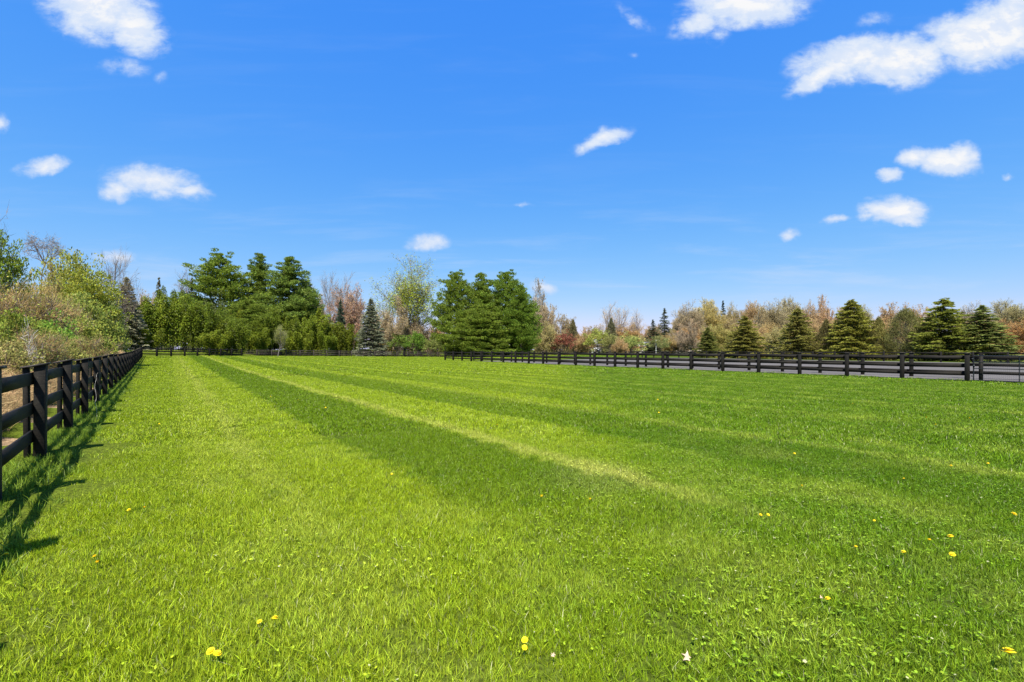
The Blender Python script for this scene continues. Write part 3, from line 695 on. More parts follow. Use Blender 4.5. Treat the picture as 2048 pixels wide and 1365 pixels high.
for i, (px, yt, Z, lb) in enumerate(BX):
    if px > 470: Z += 6
    f = rp.uniform(.8, 1.2); g = rp.uniform(.93, 1.07)
    place(f'bamboo{i % 3}', px+rp.uniform(-3, 3), yt+rp.uniform(-5, 5), 52*90/Z*rp.uniform(.9, 1.2), Z, (BAM[0]*f*g, BAM[1]*f, BAM[2]*f), 'bamboo_clump', 'feathery green '+lb, 'bamboo', 'bamboo clumps screening the far left')
place('young1', 556, 650, 36, 93, (.32, .34, .07), 'young_tree', 'slim young tree with a pale stem and yellow leaves in front of the bamboo', twig=(.4, .36, .2))
for px, wd in ((335, 'below the dark narrow spruce top'), (368, 'below the fine bare tree'), (402, 'left of the big pine trunk'), (455, 'under the big pine')):
    place('shrub2', px, 655, 60, 106, (.06, .085, .02), 'shrub', 'dark evergreen shrub filling the gap behind the bamboo '+wd, 'shrub')
# --- three pines above the bamboo
place('pine0', 440, 508, 180, 116, G_PINE, 'pine_tree', 'broadest and leftmost of the three pines rising above the bamboo', group='pines above the bamboo')
place('pine1', 518, 509, 102, 122, (.145, .195, .032), 'pine_tree', 'narrow middle one of the three pines rising above the bamboo', group='pines above the bamboo')
place('pine1', 578, 516, 138, 120, (.15, .205, .036), 'pine_tree', 'rightmost of the three pines rising above the bamboo', group='pines above the bamboo')
place('pine3', 610, 562, 96, 124, (.14, .205, .03), 'pine_tree', 'lower pine with upswept tips at the right foot of the three pines')
place('pine2', 500, 600, 150, 108, (.15, .195, .026), 'pine_tree', 'low spreading pine directly behind the middle of the bamboo')
place('bare1', 655, 545, 70, 150, (0, 0, 0), 'bare_tree', 'tall bare tree behind the left side of the orange budding tree', twig=TW_G)
place('bare0', 688, 552, 60, 155, (0, 0, 0), 'bare_tree', 'tall bare tree behind the right side of the orange budding tree', twig=TW_G)
place('bare2', 632, 560, 50, 152, (0, 0, 0), 'bare_tree', 'bare tree next to the right-hand pine tips', twig=TW_G)
place('haze1', 690, 575, 84, 145, (.52, .32, .17), 'budding_tree', 'salmon-orange budding tree left of the blue-grey spruce', twig=(.42, .29, .22))
place('haze2', 650, 592, 66, 148, (.44, .31, .20), 'budding_tree', 'tan-pink budding tree beside the salmon-orange one', twig=TW_T)
place('spruce1', 681, 600, 34, 117, (.075, .10, .06), 'spruce_tree', 'small blue-grey spruce tip above the right end of the bamboo')
place('spruce0', 742, 596, 66, 112, (.19, .20, .12), 'spruce_tree', 'blue-grey cone-shaped spruce standing alone right of the bamboo')
place('young0', 808, 508, 180, 126, (.35, .40, .035), 'budding_tree', 'tall open-crowned tree with yellow-green new leaves left of the big pines', twig=(.30, .26, .16))
place('haze0', 790, 596, 100, 121, (.40, .31, .14), 'budding_tree', 'tan brushy tree under the tall yellow-green tree', twig=TW_T)
place('haze2', 845, 628, 76, 124, (.36, .27, .13), 'budding_tree', 'brown twiggy tree left of the big pine group', twig=TW_T)
place('shrub0', 798, 668, 50, 118, (.17, .24, .04), 'shrub', 'green shrub just right of the blue-grey spruce', 'shrub')
place('shrub1', 832, 664, 58, 119, (.16, .27, .035), 'shrub', 'bright green shrub midway between spruce and big pines', 'shrub')
place('shrub2', 866, 672, 46, 119, (.24, .27, .07), 'shrub', 'yellow-green shrub touching the big pine group', 'shrub')
# --- the big pine group
gpn = 'big pines in the middle of the tree line'
place('pine2', 912, 543, 104, 123, G_PINE, 'pine_tree', 'leftmost of the big pines in the middle of the tree line', group=gpn)
place('pine3', 962, 546, 104, 126, (.165, .22, .03), 'pine_tree', 'second big pine from the left in the middle of the tree line', group=gpn)
place('pine2', 1012, 543, 124, 125, (.16, .225, .03), 'pine_tree', 'tallest right-hand big pine in the middle of the tree line', group=gpn, rot=2.2)
place('pine3', 1042, 572, 74, 121, (.155, .225, .028), 'pine_tree', 'lower pine forming the right edge of the big pine group', group=gpn, rot=4.0)
place('pine3', 960, 610, 130, 117, (.165, .215, .028), 'pine_tree', 'low spreading pine at the foot of the big pine group', group=gpn, rot=1.0)
place('haze0', 1070, 562, 80, 160, (.36, .31, .20), 'budding_tree', 'pale bare-topped tree showing behind the right edge of the big pines', twig=(.34, .29, .23))
place('haze1', 1100, 604, 72, 152, (.42, .31, .14), 'budding_tree', 'tan budding tree right of the big pines', twig=TW_T)
# --- woodland behind, right half.  (column, top, width, depth, prototype, colour words, colour, nearest landmark words)
WD = [(1088, 645, 50, 140, 'haze2', 'yellow-tan bushy tree at the right foot of the big pines', (.42, .36, .13)),
 (1110, 665, 46, 138, 'shrub1', 'tan leafy bush left of the red bush', (.40, .31, .15)),
 (1128, 660, 44, 136, 'shrub2', 'crimson red bush among the tan trees', (.27, .10, .06)),
 (1146, 640, 36, 150, 'cedar1', 'dull olive rounded tree above and right of the red bush', (.17, .15, .065)),
 (1168, 656, 60, 148, 'haze0', 'tan twiggy tree between red bush and yellow-green bush', TAN),
 (1195, 658, 52, 135, 'shrub0', 'bright yellow-green bush right of the red bush', (.34, .36, .07)),
 (1222, 668, 50, 132, 'shrub1', 'olive-yellow bush under the tall bare twigs', (.30, .29, .09)),
 (1222, 638, 40, 150, 'cedar0', 'small dull cone tree below the tall bare twigs', (.13, .125, .06)),
 (1218, 608, 50, 165, 'bare0', 'tall bare tree, left of the pair above the low right-hand bushes', TAN),
 (1242, 616, 56, 160, 'bare1', 'tall bare tree, right of the pair above the low right-hand bushes', TAN),
 (1250, 652, 70, 158, 'haze1', 'rusty tan budding tree behind the low bushes left of the houses', ORG),
 (1262, 664, 56, 133, 'shrub2', 'yellow-green bush left of the white-walled house', YG2),
 (1240, 676, 40, 128, 'haze2', 'thin brown thicket between the two yellow-green bushes', TAN),
 (1286, 620, 50, 170, 'bare2', 'forked bare tree left of the dark scraggly spruces', TAN),
 (1285, 655, 60, 175, 'haze2', 'orange-tan budding tree behind the forked bare tree', (.42, .28, .13)),
 (1306, 640, 46, 160, 'thin1', 'shorter dark scraggly spruce beside the pale pole', (.10, .12, .055)),
 (1329, 617, 52, 162, 'thin0', 'taller dark scraggly spruce above the tan-roofed house', (.11, .125, .06)),
 (1318, 672, 44, 140, 'shrub0', 'olive bush at the foot of the scraggly spruces', (.24, .25, .08)),
 (1372, 610, 66, 185, 'bud0', 'grey-tan budding tree right of the scraggly spruces', (.40, .32, .18)),
 (1378, 648, 62, 148, 'haze0', 'brown brushy tree in front of the tan-roofed house', (.34, .26, .17)),
 (1408, 600, 70, 190, 'bud1', 'yellow-tan budding tree left of the spruce tip', TANY),
 (1446, 602, 36, 200, 'thin1', 'dark spruce tip showing over the tan woodland', (.07, .085, .04)),
 (1448, 608, 60, 188, 'bud2', 'orange-yellow budding tree just below the spruce tip', (.42, .33, .12)),
 (1486, 604, 62, 190, 'bud3', 'tan budding tree right of the spruce tip', TAN),
 (1440, 650, 66, 150, 'haze1', 'golden yellow budding tree between the first two cone evergreens', (.44, .38, .10)),
 (1520, 618, 44, 180, 'haze2', 'low tan tree in the dip right of the spruce tip', (.40, .31, .15)),
 (1548, 605, 66, 178, 'bud0', 'grey branching tree left of the third cone evergreen', (.38, .32, .16)),
 (1578, 597, 66, 190, 'bud1', 'yellow-grey budding tree behind the third cone evergreen', (.40, .34, .16)),
 (1625, 606, 60, 188, 'bud2', 'pinkish tan tree right behind the third cone evergreen', PNK),
 (1642, 594, 76, 185, 'haze0', 'rust-pink budding tree, highest of the right-hand woodland', (.50, .31, .15)),
 (1545, 655, 60, 140, 'haze1', 'yellow-tan thicket between second and third cone evergreens', (.42, .36, .13)),
 (1738, 612, 60, 182, 'bud3', 'yellowish budding tree just right of the broad cone evergreen', (.42, .37, .14)),
 (1778, 608, 66, 182, 'haze2', 'reddish-brown budding tree behind the smooth olive tree', (.48, .32, .15)),
 (1835, 609, 70, 184, 'haze1', 'rust-coloured budding tree left of the biggest dense evergreen', (.50, .33, .15)),
 (1800, 640, 60, 150, 'haze0', 'tan thicket behind the smooth olive tree', TAN),
 (1935, 612, 60, 182, 'bud0', 'grey-tan tree between the two biggest right-hand evergreens', (.38, .32, .2)),
 (1984, 612, 50, 186, 'bud2', 'tan tree behind the layered spruce', TAN),
 (2012, 602, 70, 176, 'bud1', 'yellow-grey budding tree above the orange brush at right', (.40, .36, .16)),
 (2046, 610, 60, 172, 'bud3', 'yellowish budding tree at the right edge of the photo', (.42, .37, .16)),
 (2022, 642, 84, 82, 'haze1', 'orange-brown brush filling the right edge behind the gate', (.46, .25, .08)),
 (2075, 636, 90, 86, 'haze2', 'orange-brown brush cut off by the right edge', (.46, .27, .10)),
 (1700, 615, 60, 192, 'bud1', 'tan tree hidden mostly behind the broad cone evergreen', TAN),
 (1510, 640, 60, 165, 'haze0', 'tan thicket right behind the second cone evergreen', TAN),
 (1340, 640, 60, 210, 'haze2', 'distant tan tree behind the tan-roofed house', (.42, .33, .16)),
 (1400, 640, 70, 175, 'haze2', 'pinkish-tan thicket right of the tan-roofed house', (.42, .31, .18)),
 (1180, 652, 60, 190, 'haze1', 'distant brown tree above the yellow-green bush', (.38, .28, .15)),
 (1262, 648, 60, 195, 'haze0', 'distant brown tree between the bare pair and the forked tree', (.38, .28, .15)),
 (1300, 652, 60, 200, 'haze1', 'distant orange-tan tree behind the shorter scraggly spruce', (.42, .29, .14)),
 (1120, 632, 60, 170, 'haze2', 'tan tree above the red bush', (.40, .31, .16)),
 (1470, 640, 60, 180, 'haze2', 'orange-tan thicket left behind the second cone evergreen', (.42, .31, .14)),
 (1600, 640, 80, 170, 'haze1', 'tan thicket hidden behind the third cone evergreen', TAN),
 (1665, 640, 70, 170, 'haze2', 'tan thicket between third and broad cone evergreens', TAN),
 (1860, 640, 70, 170, 'haze0', 'tan thicket left behind the biggest dense evergreen', TAN),
 (1985, 640, 70, 150, 'haze2', 'orange-tan thicket behind the layered spruce', (.44, .28, .12))]
FW = [(1095, 668, 'behind the foot of the big pines, right side'), (1150, 670, 'under the olive rounded tree'), (1185, 672, 'behind the yellow-green bush and small white house'), (1235, 668, 'under the pair of bare trees'),
      (1275, 674, 'behind the white-walled house'), (1310, 668, 'behind the pale pole'), (1345, 662, 'behind the tan gabled house'), (1395, 658, 'behind the smallest cone evergreen, left side'), (1430, 656, 'behind the smallest cone evergreen, right side'),
      (1470, 650, 'behind the second cone evergreen, left side'), (1520, 648, 'behind the second cone evergreen, right side'), (1560, 644, 'behind the third cone evergreen, left side'), (1620, 640, 'behind the third cone evergreen, right side'), (1670, 640, 'behind the broad cone evergreen, left side'),
      (1725, 640, 'behind the broad cone evergreen, right side'), (1770, 640, 'behind the low light-olive evergreen'), (1820, 640, 'behind the smooth light-olive evergreen'), (1860, 640, 'behind the biggest dense evergreen, left side'), (1925, 640, 'behind the biggest dense evergreen, right side'), (1990, 640, 'behind the layered spruce, right side'), (2040, 640, 'behind the orange-brown brush'),
      (775, 652, 'between blue-grey spruce and tall yellow-green tree'), (815, 650, 'under the tall yellow-green tree'), (858, 652, 'at the left foot of the big pines')]
for k, (px, yt, w_) in enumerate(FW):
    f = rp.uniform(.85, 1.1); cc_ = [TAN, TANY, (.50, .36, .13), ORG][k % 4]
    WD.append((px, yt, 74, 156+(k % 3)*14 if px > 1000 else 135+k % 3*4, f'haze{k % 3}', 'low tan thicket tree '+w_, tuple(f*v for v in cc_)))
for (px, yt, w, Z, key, lb, col) in WD:
    nm = {'shr': 'shrub', 'ced': 'cedar_tree', 'bar': 'bare_tree', 'thi': 'spruce_tree', 'bud': 'budding_tree', 'haz': 'budding_tree'}[key[:3]]
    place(key, px, yt, w*1.12, Z, col, nm, lb, 'shrub' if nm == 'shrub' else 'tree', None, twig=tuple(.8*a+.2*b for a, b in zip(col, TW_T)))
for (px, yt, w, key, lb, col) in [
 (1415, 652, 58, 'norway1', 'smallest cone evergreen, leftmost of the row behind the arena', (.15, .16, .035)),
 (1490, 628, 98, 'norway1', 'second cone evergreen from the left in the row behind the arena', (.23, .215, .045)),
 (1595, 616, 96, 'norway0', 'third cone evergreen from the left in the row behind the arena', (.23, .215, .05)),
 (1652, 640, 62, 'cedar1', 'small brownish evergreen squeezed left of the broad cone evergreen', (.14, .12, .04)),
 (1703, 599, 122, 'norway0', 'broad cone evergreen with a pointed top in the middle of the row', (.24, .235, .04)),
 (1757, 636, 66, 'cedar1', 'low light-olive evergreen right of the broad cone evergreen', (.22, .20, .055)),
 (1812, 618, 74, 'cedar2', 'smooth light-olive evergreen left of the biggest dense one', (.17, .165, .05)),
 (1888, 596, 146, 'norway0', 'biggest dense rounded evergreen near the gate', (.21, .23, .038)),
 (1964, 612, 118, 'spruce1', 'dark green layered spruce above the last fence post', (.20, .225, .06))]:
    ZC = 87360/(px-367)
    place(key, px, yt, w, ZC+7, col, 'spruce_tree' if key[0] in 'sn' else 'cedar_tree', lb, 'tree', 'evergreens in a row behind the arena')
for k, v in PROTO.items():
    if not v[3]:
        for c in list(v[0].children): bpy.data.objects.remove(c)
        bpy.data.objects.remove(v[0])

# ---------------------------------------------------------------- houses and a pole in the distance
M_wall = plain('cream_siding', (.62, .56, .47), .8, .06, 2); M_roof = plain('brown_shingles', (.30, .25, .21), .9, .15, 3, .3)
M_white = plain('white_paint', (.8, .8, .78), .6, .03, 2); M_glass = plain('dark_window_glass', (.03, .035, .045), .15, .1, 2)
M_roofg = plain('grey_shingles', (.34, .33, .33), .9, .12, 3, .3); M_brick = plain('red_brick', (.30, .12, .08), .9, .2, 5, .3)
def house(px, Z, W, D, Hh, rise, rot, wall, roof, label, wins, chimney=True):
    x, y, z = gp(px, Z); T = empty('house', (x, y, z), rot); tag(T, label, 'house')
    mb = MB(); mb.box(-W/2, W/2, -D/2, D/2, -.5, Hh)
    mb.add(np.array([(-W/2, -D/2, Hh), (-W/2, D/2, Hh), (-W/2, 0, Hh+rise), (W/2, -D/2, Hh), (W/2, D/2, Hh), (W/2, 0, Hh+rise)]), None, [(0, 2, 1), (3, 4, 5)])
    mb.build('wall', wall, T)
    mb = MB(); ov = .5; t_ = .22; sl = rise/(D/2)
    for sg in (-1, 1):
        V = []
        for xx in (-W/2-ov, W/2+ov):
            for (yy, zz) in ((0, Hh+rise+.02), (sg*(D/2+ov), Hh-sl*ov+.02)):
                V += [(xx, yy, zz), (xx, yy, zz+t_)]
        mb.add(np.array(V), [(0, 1, 3, 2), (4, 6, 7, 5), (0, 4, 5, 1), (2, 3, 7, 6), (1, 5, 7, 3), (0, 2, 6, 4)])
    rf = mb.build('roof', roof, T)
    if chimney:
        mb = MB(); mb.box(W*.2, W*.2+.9, -.4, .5, Hh+rise*.5, Hh+rise+1.2); mb.build('chimney', M_brick, rf)
    for (wx, wz, ww, wh) in wins:
        mb = MB(); yq = -D/2
        mb.box(wx-ww/2-.12, wx+ww/2+.12, yq-.06, yq+.05, wz-.12, wz+wh+.12); fr = mb.build('window', M_white, T)
        mb = MB(); mb.box(wx-ww/2, wx+ww/2, yq-.09, yq-.062, wz, wz+wh); mb.build('pane', M_glass, fr)
    mb = MB(); mb.box(-W*.1, -W*.1+1, -D/2-.07, -D/2+.02, 0, 2.1); dr = mb.build('door', M_glass, T)
house(1352, 178, 9.5, 9, 4.6, 3.2, .9, M_wall, M_roof, 'tan gabled house with a brown shingle roof half hidden behind the scraggly spruces', [(-2.5, 2.6, 1, 1.3), (2, 2.6, 1, 1.3), (3, .8, 1, 1.2)])
house(1380, 172, 15, 7, 2.5, 1.5, .15, M_wall, M_roof, 'low pinkish-roofed wing stretching right of the tan gabled house', [(-5, 1, 1.2, 1.1), (3, 1, 1.2, 1.1)], False)
house(1288, 165, 11, 7, 2.8, 1.4, .1, M_white, M_roofg, 'low white-walled house glimpsed behind the pale pole', [(-3.5, 1, 1.3, 1.1), (0.8, 1, 1.3, 1.1), (3.6, 1, 1.1, 1.1)])
house(1194, 162, 6, 6, 3.3, 1.8, .1, M_white, M_roofg, 'small white house peeping between the yellow-green bushes', [(-1, 1, 1, 1.1), (1.2, 1, 1, 1.1)], False)
x, y, z = gp(1312, 139); mb = MB(); mb.tubes([(0, 0, -.3, 0, 0, 4.4, .09, .07)], 8); o = mb.build('pole', M_white); o.location = (x, y, z)
tag(o, 'pale slender pole standing in front of the scraggly spruces', 'pole')
mb = MB(); mb.box(-.16, .16, -.16, .16, 4.38, 4.5); mb.build('pole_cap', M_white, o)

# ---------------------------------------------------------------- turf
hid = []
def blades(rng, n, size, h, w, lean=.35, clover=0, taper=.25, bend=.6):
    """n grass blades on a size x size patch; 3 segments each"""
    mb = MB()
    # blades stand in loose tufts
    nt_ = max(1, n//9); tx = rng.uniform(-size/2, size/2, (nt_, 2)); k = rng.integers(0, nt_, n)
    B = tx[k]+rng.normal(size=(n, 2))*size*.02
    hh = h*rng.uniform(.45, 1.25, n)*(.8+.4*rng.random(nt_))[k]; ww = w*rng.uniform(.6, 1.3, n)
    a = rng.uniform(0, 6.283, n); ld = rng.uniform(0, 6.283, nt_)[k]+rng.normal(size=n)*.9
    ln = np.abs(rng.normal(size=n))*lean
    sx = np.stack([np.cos(a), np.sin(a), np.zeros(n)], 1); Ld = np.stack([np.cos(ld), np.sin(ld), np.zeros(n)], 1)
    P0 = np.concatenate([B, np.full((n, 1), -.01)], 1)
    def at(f): return P0+np.array([0, 0, 1])*(hh*f*(1-.3*np.minimum(ln, 1.2)*f*bend))[:, None]+Ld*(hh*ln*(f*.5+f*f*.7))[:, None]
    rows = []
    for f, wf in ((0, .8), (.4, 1.0), (.75, .7)):
        q = at(f); rows += [q-sx*(ww*wf/2)[:, None], q+sx*(ww*wf/2)[:, None]]
    rows.append(at(1.0)); V = np.stack(rows, 1).reshape(-1, 3); b = np.arange(n)[:, None]*7
    Q = np.concatenate([b+np.array([[0, 1, 3, 2]]), b+np.array([[2, 3, 5, 4]])]); T = b+np.array([[4, 5, 6]])
    mb.add(V, Q, T)
    if clover:
        c = rng.uniform(-size/2, size/2, (clover, 2)); zz = h*rng.uniform(.5, .85, clover); r = rng.uniform(.0045, .0085, clover); r0 = rng.uniform(0, 6.28, clover)
        for l in range(3):
            ang = r0+l*2.094; ctr = np.stack([c[:, 0]+np.cos(ang)*r, c[:, 1]+np.sin(ang)*r, zz], 1)
            rad = np.stack([np.cos(ang), np.sin(ang), rng.normal(size=clover)*.25], 1); tn = np.stack([-np.sin(ang), np.cos(ang), rng.normal(size=clover)*.25], 1)
            V = np.stack([ctr-rad*r[:, None], ctr-rad*r[:, None]*.1+tn*r[:, None]*.9, ctr+rad*r[:, None]*.95+tn*r[:, None]*.35, ctr+rad*r[:, None]*.95-tn*r[:, None]*.35, ctr-rad*r[:, None]*.1-tn*r[:, None]*.9], 1)
            m_ = np.arange(clover)[:, None]*5
            mb.add(V.reshape(-1, 3), m_+np.array([[0, 1, 2, 3]]), m_+np.array([[0, 3, 4]]))
    return mb
def scatter(name, tiles, pts, idx, rot, scl_, kind_label=None):
    """one object: the tiles stood on the points by geometry nodes"""
    col = bpy.data.collections.new(name+'_tiles')
    for t in tiles: col.objects.link(t)
    me = bpy.data.meshes.new(name); me.vertices.add(len(pts)); me.vertices.foreach_set('co', np.asarray(pts, np.float32).ravel())
    for nm, arr, ty in (('pick', idx, 'INT'), ('turn', rot, 'FLOAT'), ('size', scl_, 'FLOAT')):
        at_ = me.attributes.new(nm, ty, 'POINT'); at_.data.foreach_set('value', np.asarray(arr, np.int32 if ty == 'INT' else np.float32))
    o = bpy.data.objects.new(name, me); C.objects.link(o)
    g = bpy.data.node_groups.new(name+'_scatter', 'GeometryNodeTree')
    g.interface.new_socket('Geometry', in_out='INPUT', socket_type='NodeSocketGeometry'); g.interface.new_socket('Geometry', in_out='OUTPUT', socket_type='NodeSocketGeometry')
    gi = g.nodes.new('NodeGroupInput'); go = g.nodes.new('NodeGroupOutput')
    mp_ = g.nodes.new('GeometryNodeMeshToPoints'); ip = g.nodes.new('GeometryNodeInstanceOnPoints'); ci = g.nodes.new('GeometryNodeCollectionInfo')
    ci.inputs['Collection'].default_value = col; ci.inputs['Separate Children'].default_value = True; ci.inputs['Reset Children'].default_value = True
    def attr(nm, ty):
        a = g.nodes.new('GeometryNodeInputNamedAttribute'); a.data_type = ty; a.inputs[0].default_value = nm
        return [s for s in a.outputs if s.enabled and s.name == 'Attribute'][0]
    cx = g.nodes.new('ShaderNodeCombineXYZ'); g.links.new(attr('turn', 'FLOAT'), cx.inputs[2])
    g.links.new(gi.outputs[0], mp_.inputs[0]); g.links.new(mp_.outputs[0], ip.inputs['Points']); g.links.new(ci.outputs[0], ip.inputs['Instance'])
    ip.inputs['Pick Instance'].default_value = True; g.links.new(attr('pick', 'INT'), ip.inputs['Instance Index'])
    er = g.nodes.new('FunctionNodeEulerToRotation'); g.links.new(cx.outputs[0], er.inputs[0]); g.links.new(er.outputs[0], ip.inputs['Rotation'])
    g.links.new(attr('size', 'FLOAT'), ip.inputs['Scale']); g.links.new(ip.outputs[0], go.inputs[0])
    md = o.modifiers.new('scatter', 'NODES'); md.node_group = g
    return o
def lawn_ok(x, y):
    a = (x+.79*y+1.53) > .02
    b = ((x*PA[0]+y*PA[1]) < A0@PA+.28) | (y > 69+(x+9.9)*1.0)
    # behind the back fences nothing
    d3 = c3[1]-c3[0]; c = ((x-c3[0][0])*(-d3[1])+(y-c3[0][1])*d3[0]) < np.linalg.norm(d3)*.6
    return a & b & c
rg = np.random.default_rng(77)
def lawn_points(step, r0, r1, jit=.35):
    g = np.arange(-r1, r1, step); X, Y = np.meshgrid(g, np.arange(.6, r1, step)); X = X.ravel(); Y = Y.ravel()
    X = X+rg.uniform(-jit, jit, len(X))*step; Y = Y+rg.uniform(-jit, jit, len(Y))*step
    d = np.hypot(X, Y)*(1+.06*np.sin(X*1.7)+.05*np.sin(Y*2.3)); k = (d >= r0) & (d < r1) & (np.abs(X) < 1.25*Y+1.6) & lawn_ok(X, Y)
    return X[k], Y[k]
def do_lawn(name, tiles, step, r0, r1, smin=.9, smax=1.15, clov=None):
    X, Y = lawn_points(step, r0, r1); n = len(X)
    idx = rg.integers(0, len(tiles), n)
    if clov is not None:
        f = 1/(1+np.exp(-(X-.2*Y+.3)*1.2)); isC = rg.random(n) < (.12+.75*f)*(.4+.6*(np.sin(X*2.1+1)*np.sin(Y*1.7)>-.3)); idx = np.where(isC, rg.integers(clov, len(tiles), n), rg.integers(0, clov, n))
    return scatter(name, tiles, np.stack([X, Y, gz(X, Y)], 1), idx, rg.uniform(0, 6.283, n), rg.uniform(smin, smax, n)*(1+.18*np.sin(X*1.9+Y*.7)*np.sin(Y*2.3-X*.6)))
def tile(mb, nm, mat): return mb.build(nm, mat, None, link=False)
tn = [tile(blades(np.random.default_rng(200+i), 3200, .72, .056, .0033, lean=.5), 'near_turf_tile', M_grass) for i in range(6)] + \
     [tile(blades(np.random.default_rng(220+i), 2700, .72, .050, .0033, lean=.6, clover=45), 'near_turf_tile_z', M_grass) for i in range(4)]
g1 = do_lawn('mown_grass', tn, .40, 0, 9, clov=6); tag(g1, kind='stuff', label='bright green mown grass and clover nearest the camera')
tm = [tile(blades(np.random.default_rng(240+i), 4200, 1.3, .060, .0078, lean=.5), 'mid_turf_tile', M_grass) for i in range(5)]
g2 = do_lawn('mown_grass', tm, .95, 9, 30); tag(g2, kind='stuff', label='striped mown grass in the middle of the lawn')
tf = [tile(blades(np.random.default_rng(260+i), 2600, 3.4, .06, .028, lean=.5), 'far_turf_tile', M_grass) for i in range(5)]
g3 = do_lawn('mown_grass', tf, 2.5, 30, 125); tag(g3, kind='stuff', label='striped mown grass at the far end of the lawn')
# longer grass left standing along the foot of the left fence
tt_ = [tile(blades(np.random.default_rng(280+i), 260, .5, .125, .0065, lean=.5), 'long_grass_tile', M_tall) for i in range(4)]
yy = rg.uniform(.8, 45, 900)**1.0; k = rg.random(900) < np.clip(14/yy, .25, 1); yy = yy[k]; off = np.abs(rg.normal(size=len(yy)))*.17-.16
xx = -.79*yy-1.53+off/.785
o = scatter('long_grass', tt_, np.stack([xx, yy, gz(xx, yy)], 1), rg.integers(0, 4, len(xx)), rg.uniform(0, 6.28, len(xx)), rg.uniform(.6, 1.25, len(xx)))
tag(o, kind='stuff', label='long unmown grass along the foot of the left fence')
# dead stalks and brambles beyond the left fence
td = []
for i in range(4):
    rng = np.random.default_rng(300+i); mb = blades(rng, 300, .9, .58, .010, lean=.28, bend=1.0); 
    n = 200; P = np.stack([rng.uniform(-.45, .45, n), rng.uniform(-.45, .45, n), rng.uniform(.05, .75, n)], 1); cards(mb, P, rng.normal(size=(n, 3))*np.array([1, 1, .5]), rng.uniform(.12, .5, n), .009, rng)
    o_ = tile(mb, 'dead_stalk_tile', M_dry); o_.color = (.47, .33, .19, 1); td.append(o_)
n = 8500; yy = 1+61*rg.random(n)**1.7; off = rg.uniform(.35, 1, n)*0+1.15+rg.random(n)**1.5*10.5; xx = -.79*yy-1.53-off/.785
k = (np.abs(xx) < 1.3*yy+3); xx, yy, off = xx[k], yy[k], off[k]
o = scatter('dry_brush', td, np.stack([xx, yy, gz(xx, yy)], 1), rg.integers(0, 4, len(xx)), rg.uniform(0, 6.28, len(xx)), np.clip(.30+off*.30, .5, 1.7)*rg.uniform(.7, 1.2, len(xx)))
o.color = (.56, .39, .19, 1); tag(o, kind='stuff', label='tan dead stalks and brambles beyond the left fence')

# ---------------------------------------------------------------- dandelions and fallen leaves
M_yel = plain('dandelion_yellow', (.90, .66, .01), .7, .05, 200); M_stem = plain('dandelion_stem', (.14, .22, .04), .6, .15, 20)
M_dead = plain('dead_leaf_tan', (.52, .38, .25), .8, .15, 30)
def petals(rng):
    mb = MB(); n = 46
    for ring, (rad, zz, k) in enumerate(((.021, .0, 20), (.016, .004, 16), (.009, .007, 10))):
        a = np.arange(k)*6.283/k+ring*.2+rng.normal(size=k)*.05; d = np.stack([np.cos(a), np.sin(a), np.full(k, .12+.2*ring)], 1); s = np.stack([-np.sin(a), np.cos(a), np.zeros(k)], 1)
        b = np.array([0, 0, zz]); w = .0032
        V = np.stack([b+d*.001-s*w*.5, b+d*.001+s*w*.5, b+d*rad*.8+s*w, b+d*rad, b+d*rad*.8-s*w], 1).reshape(-1, 3); m_ = np.arange(k)[:, None]*5
        mb.add(V, m_+np.array([[0, 1, 2, 4]]), m_+np.array([[2, 3, 4]]))
    V = [(math.cos(i*.785)*.012, math.sin(i*.785)*.012, .004) for i in range(8)]+[(0, 0, -.008), (0, 0, .008)]
    mb.add(np.array(V), None, [(i, (i+1) % 8, 9) for i in range(8)]+[((i+1) % 8, i, 8) for i in range(8)])
    return mb
dp = empty('dandelion'); fh = petals(np.random.default_rng(1)).build('flower_head', M_yel, dp); fh.location = (.008, 0, .074); fh.rotation_euler = (R(14), R(8), 0)
mb = MB(); mb.tubes([(0, 0, 0, .006, 0, .03, .0016, .0016), (.006, 0, .03, .008, 0, .068, .0016, .0015)], 5); mb.build('stem', M_stem, dp)
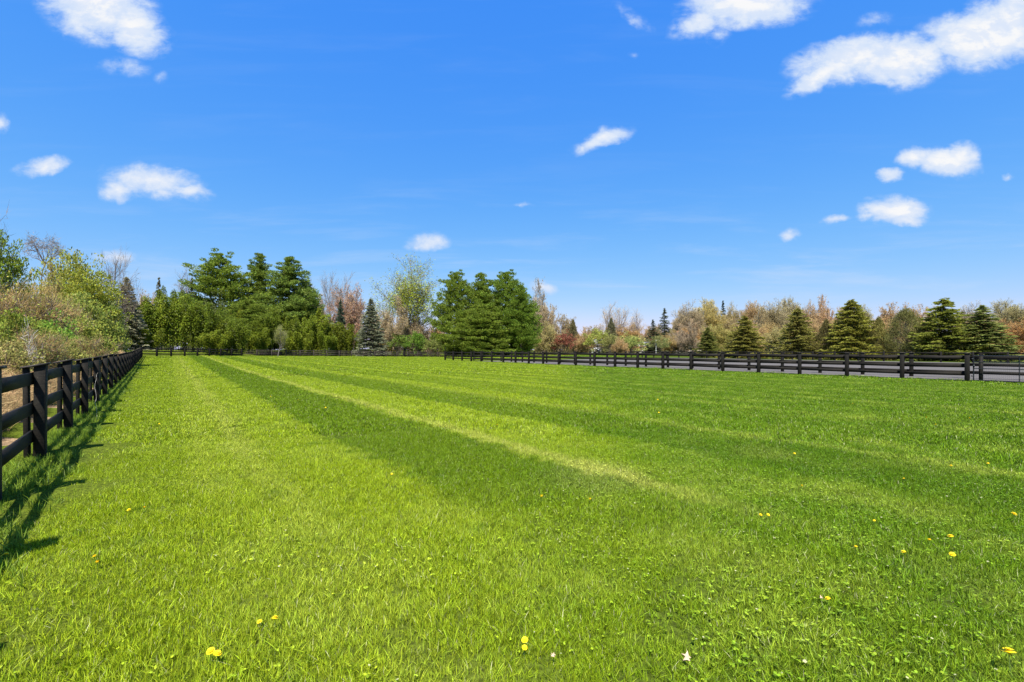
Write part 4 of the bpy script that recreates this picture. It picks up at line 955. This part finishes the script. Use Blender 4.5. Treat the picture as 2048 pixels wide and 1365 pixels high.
DN = [(192, 1114, 1.1, 'upper dandelion of the pair in the left foreground near the fence'), (197, 1126, 1.1, 'lower dandelion of the pair in the left foreground near the fence'),
 (258, 1021, 1, 'left dandelion of the two past the fence pair'), (291, 1016, 1, 'right dandelion of the two past the fence pair'), (12, 1110, 1, 'dandelion in the fence shadow at the left edge'),
 (551, 1240, 1.2, 'larger right dandelion of the two left of centre'), (519, 1244, .8, 'smaller left dandelion of the two left of centre'),
 (420, 1304, 1.2, 'upper dandelion of the closest pair near the bottom left'), (432, 1312, 1.2, 'lower dandelion of the closest pair near the bottom left'),
 (1048, 1281, 1.1, 'upper of two dandelions standing one above the other at the bottom centre'), (1047, 1297, .9, 'lower of two dandelions standing one above the other at the bottom centre'),
 (1085, 994, 1.3, 'dandelion left of the worn yellow patch'), (1181, 999, .9, 'small dandelion below the worn yellow patch'),
 (1604, 973, 1, 'dandelion in the middle right of the lawn below the pale spot'), (1808, 958, .8, 'small dandelion between the mid-right one and the right-hand twins'),
 (1903, 933, 1.2, 'left dandelion of the two far ones near the right edge'), (1976, 928, 1, 'right dandelion of the two far ones near the right edge'),
 (1520, 1031, .9, 'left half of a close pair of dandelions right of centre'), (1535, 1031, .9, 'right half of a close pair of dandelions right of centre'),
 (1903, 1075, 1.4, 'largest dandelion of the loose group of four at right'), (1861, 1082, 1.1, 'dandelion left of the largest in the group of four'),
 (1902, 1110, 1.2, 'dandelion right below the largest in the group of four'), (1808, 1105, 1, 'leftmost dandelion of the group of four at right'),
 (1713, 1095, .9, 'orange-tinged dandelion left of the group of four'), (1748, 1042, .7, 'tiny dandelion above the orange-tinged one'), (2027, 1030, 1.3, 'dandelion at the right edge above the group of four'),
 (1657, 1199, 1, 'dandelion beside the small dead leaf in the right foreground'), (2024, 1309, 1.7, 'big dandelion in the bottom right corner'), (783, 949, .9, 'single dandelion in the left dark stripe'),
 (1588, 908, 1, 'dandelion on the far side of the mid-right pale spot'), (1853, 836, 1.2, 'left dandelion of the far right scattered three'), (1872, 850, 1.2, 'lower dandelion of the far right scattered three'),
 (1939, 837, 1.2, 'right dandelion of the far right scattered three'), (1706, 808, 1.3, 'dandelion far out towards the right fence'), (1315, 800, 1.3, 'farther dandelion in the distance right of centre'),
 (1317, 826, 1.2, 'nearer dandelion in the distance right of centre'), (995, 851, 1.2, 'dandelion in the second dark stripe'), (922, 803, 1.3, 'distant dandelion above the second dark stripe'),
 (541, 794, 1.3, 'left dandelion of three far up the first dark stripe'), (597, 801, 1.3, 'middle dandelion of three far up the first dark stripe'), (651, 816, 1.3, 'right dandelion of three far up the first dark stripe'),
 (318, 849, 1.1, 'distant dandelion on the pale strip near the left fence')]
first = True
for (px, py, s_, lb) in DN:
    zc = .07*s_*.98; Z = F*(CAMH-zc)/(py-700); x = (px-1024)/F*Z
    if first: T = dp; first = False
    else:
        T = dp.copy(); C.objects.link(T)
        for c in dp.children:
            c2 = c.copy(); C.objects.link(c2); c2.parent = T
    T.location = (x, Z, float(gz(x, Z))); s2 = s_*.98; T.scale = (s2*.82, s2*.82, s2); T.rotation_euler = (0, 0, rp.uniform(0, 6.28))
    tag(T, 'yellow '+lb, 'dandelion', 'dandelions in the lawn')
def leaf(px, py, size, lb):
    Z = F*(CAMH-.05)/(py-700); x = (px-1024)/F*Z; rng = np.random.default_rng(int(px)); mb = MB(); n = 10
    a = np.arange(n)*6.283/n; r = size*np.where(np.arange(n) % 2 == 0, 1, .45)*rng.uniform(.7, 1.2, n)
    V = np.concatenate([[[0, 0, .0]], np.stack([np.cos(a)*r, np.sin(a)*r, np.abs(np.sin(a*1.5))*size*.5+rng.uniform(0, .3, n)*size], 1)])
    mb.add(V, None, [(0, i+1, (i+1) % n+1) for i in range(n)])
    V2 = V.copy(); V2[:, 2] -= .0012; mb.add(V2, None, [(0, (i+1) % n+1, i+1) for i in range(n)])
    o = mb.build('dead_leaf', M_dead); o.location = (x, Z, .052); o.rotation_euler = (.35, .1, 0); tag(o, lb, 'leaf')
leaf(1373, 1318, .028, 'pale crumpled dead leaf lying on the grass in the right foreground near the bottom')
leaf(1641, 1196, .014, 'small brownish dead leaf in the grass beside a dandelion on the right')
leaf(1106, 1312, .014, 'tiny pinkish dead leaf right of the bottom centre dandelions')
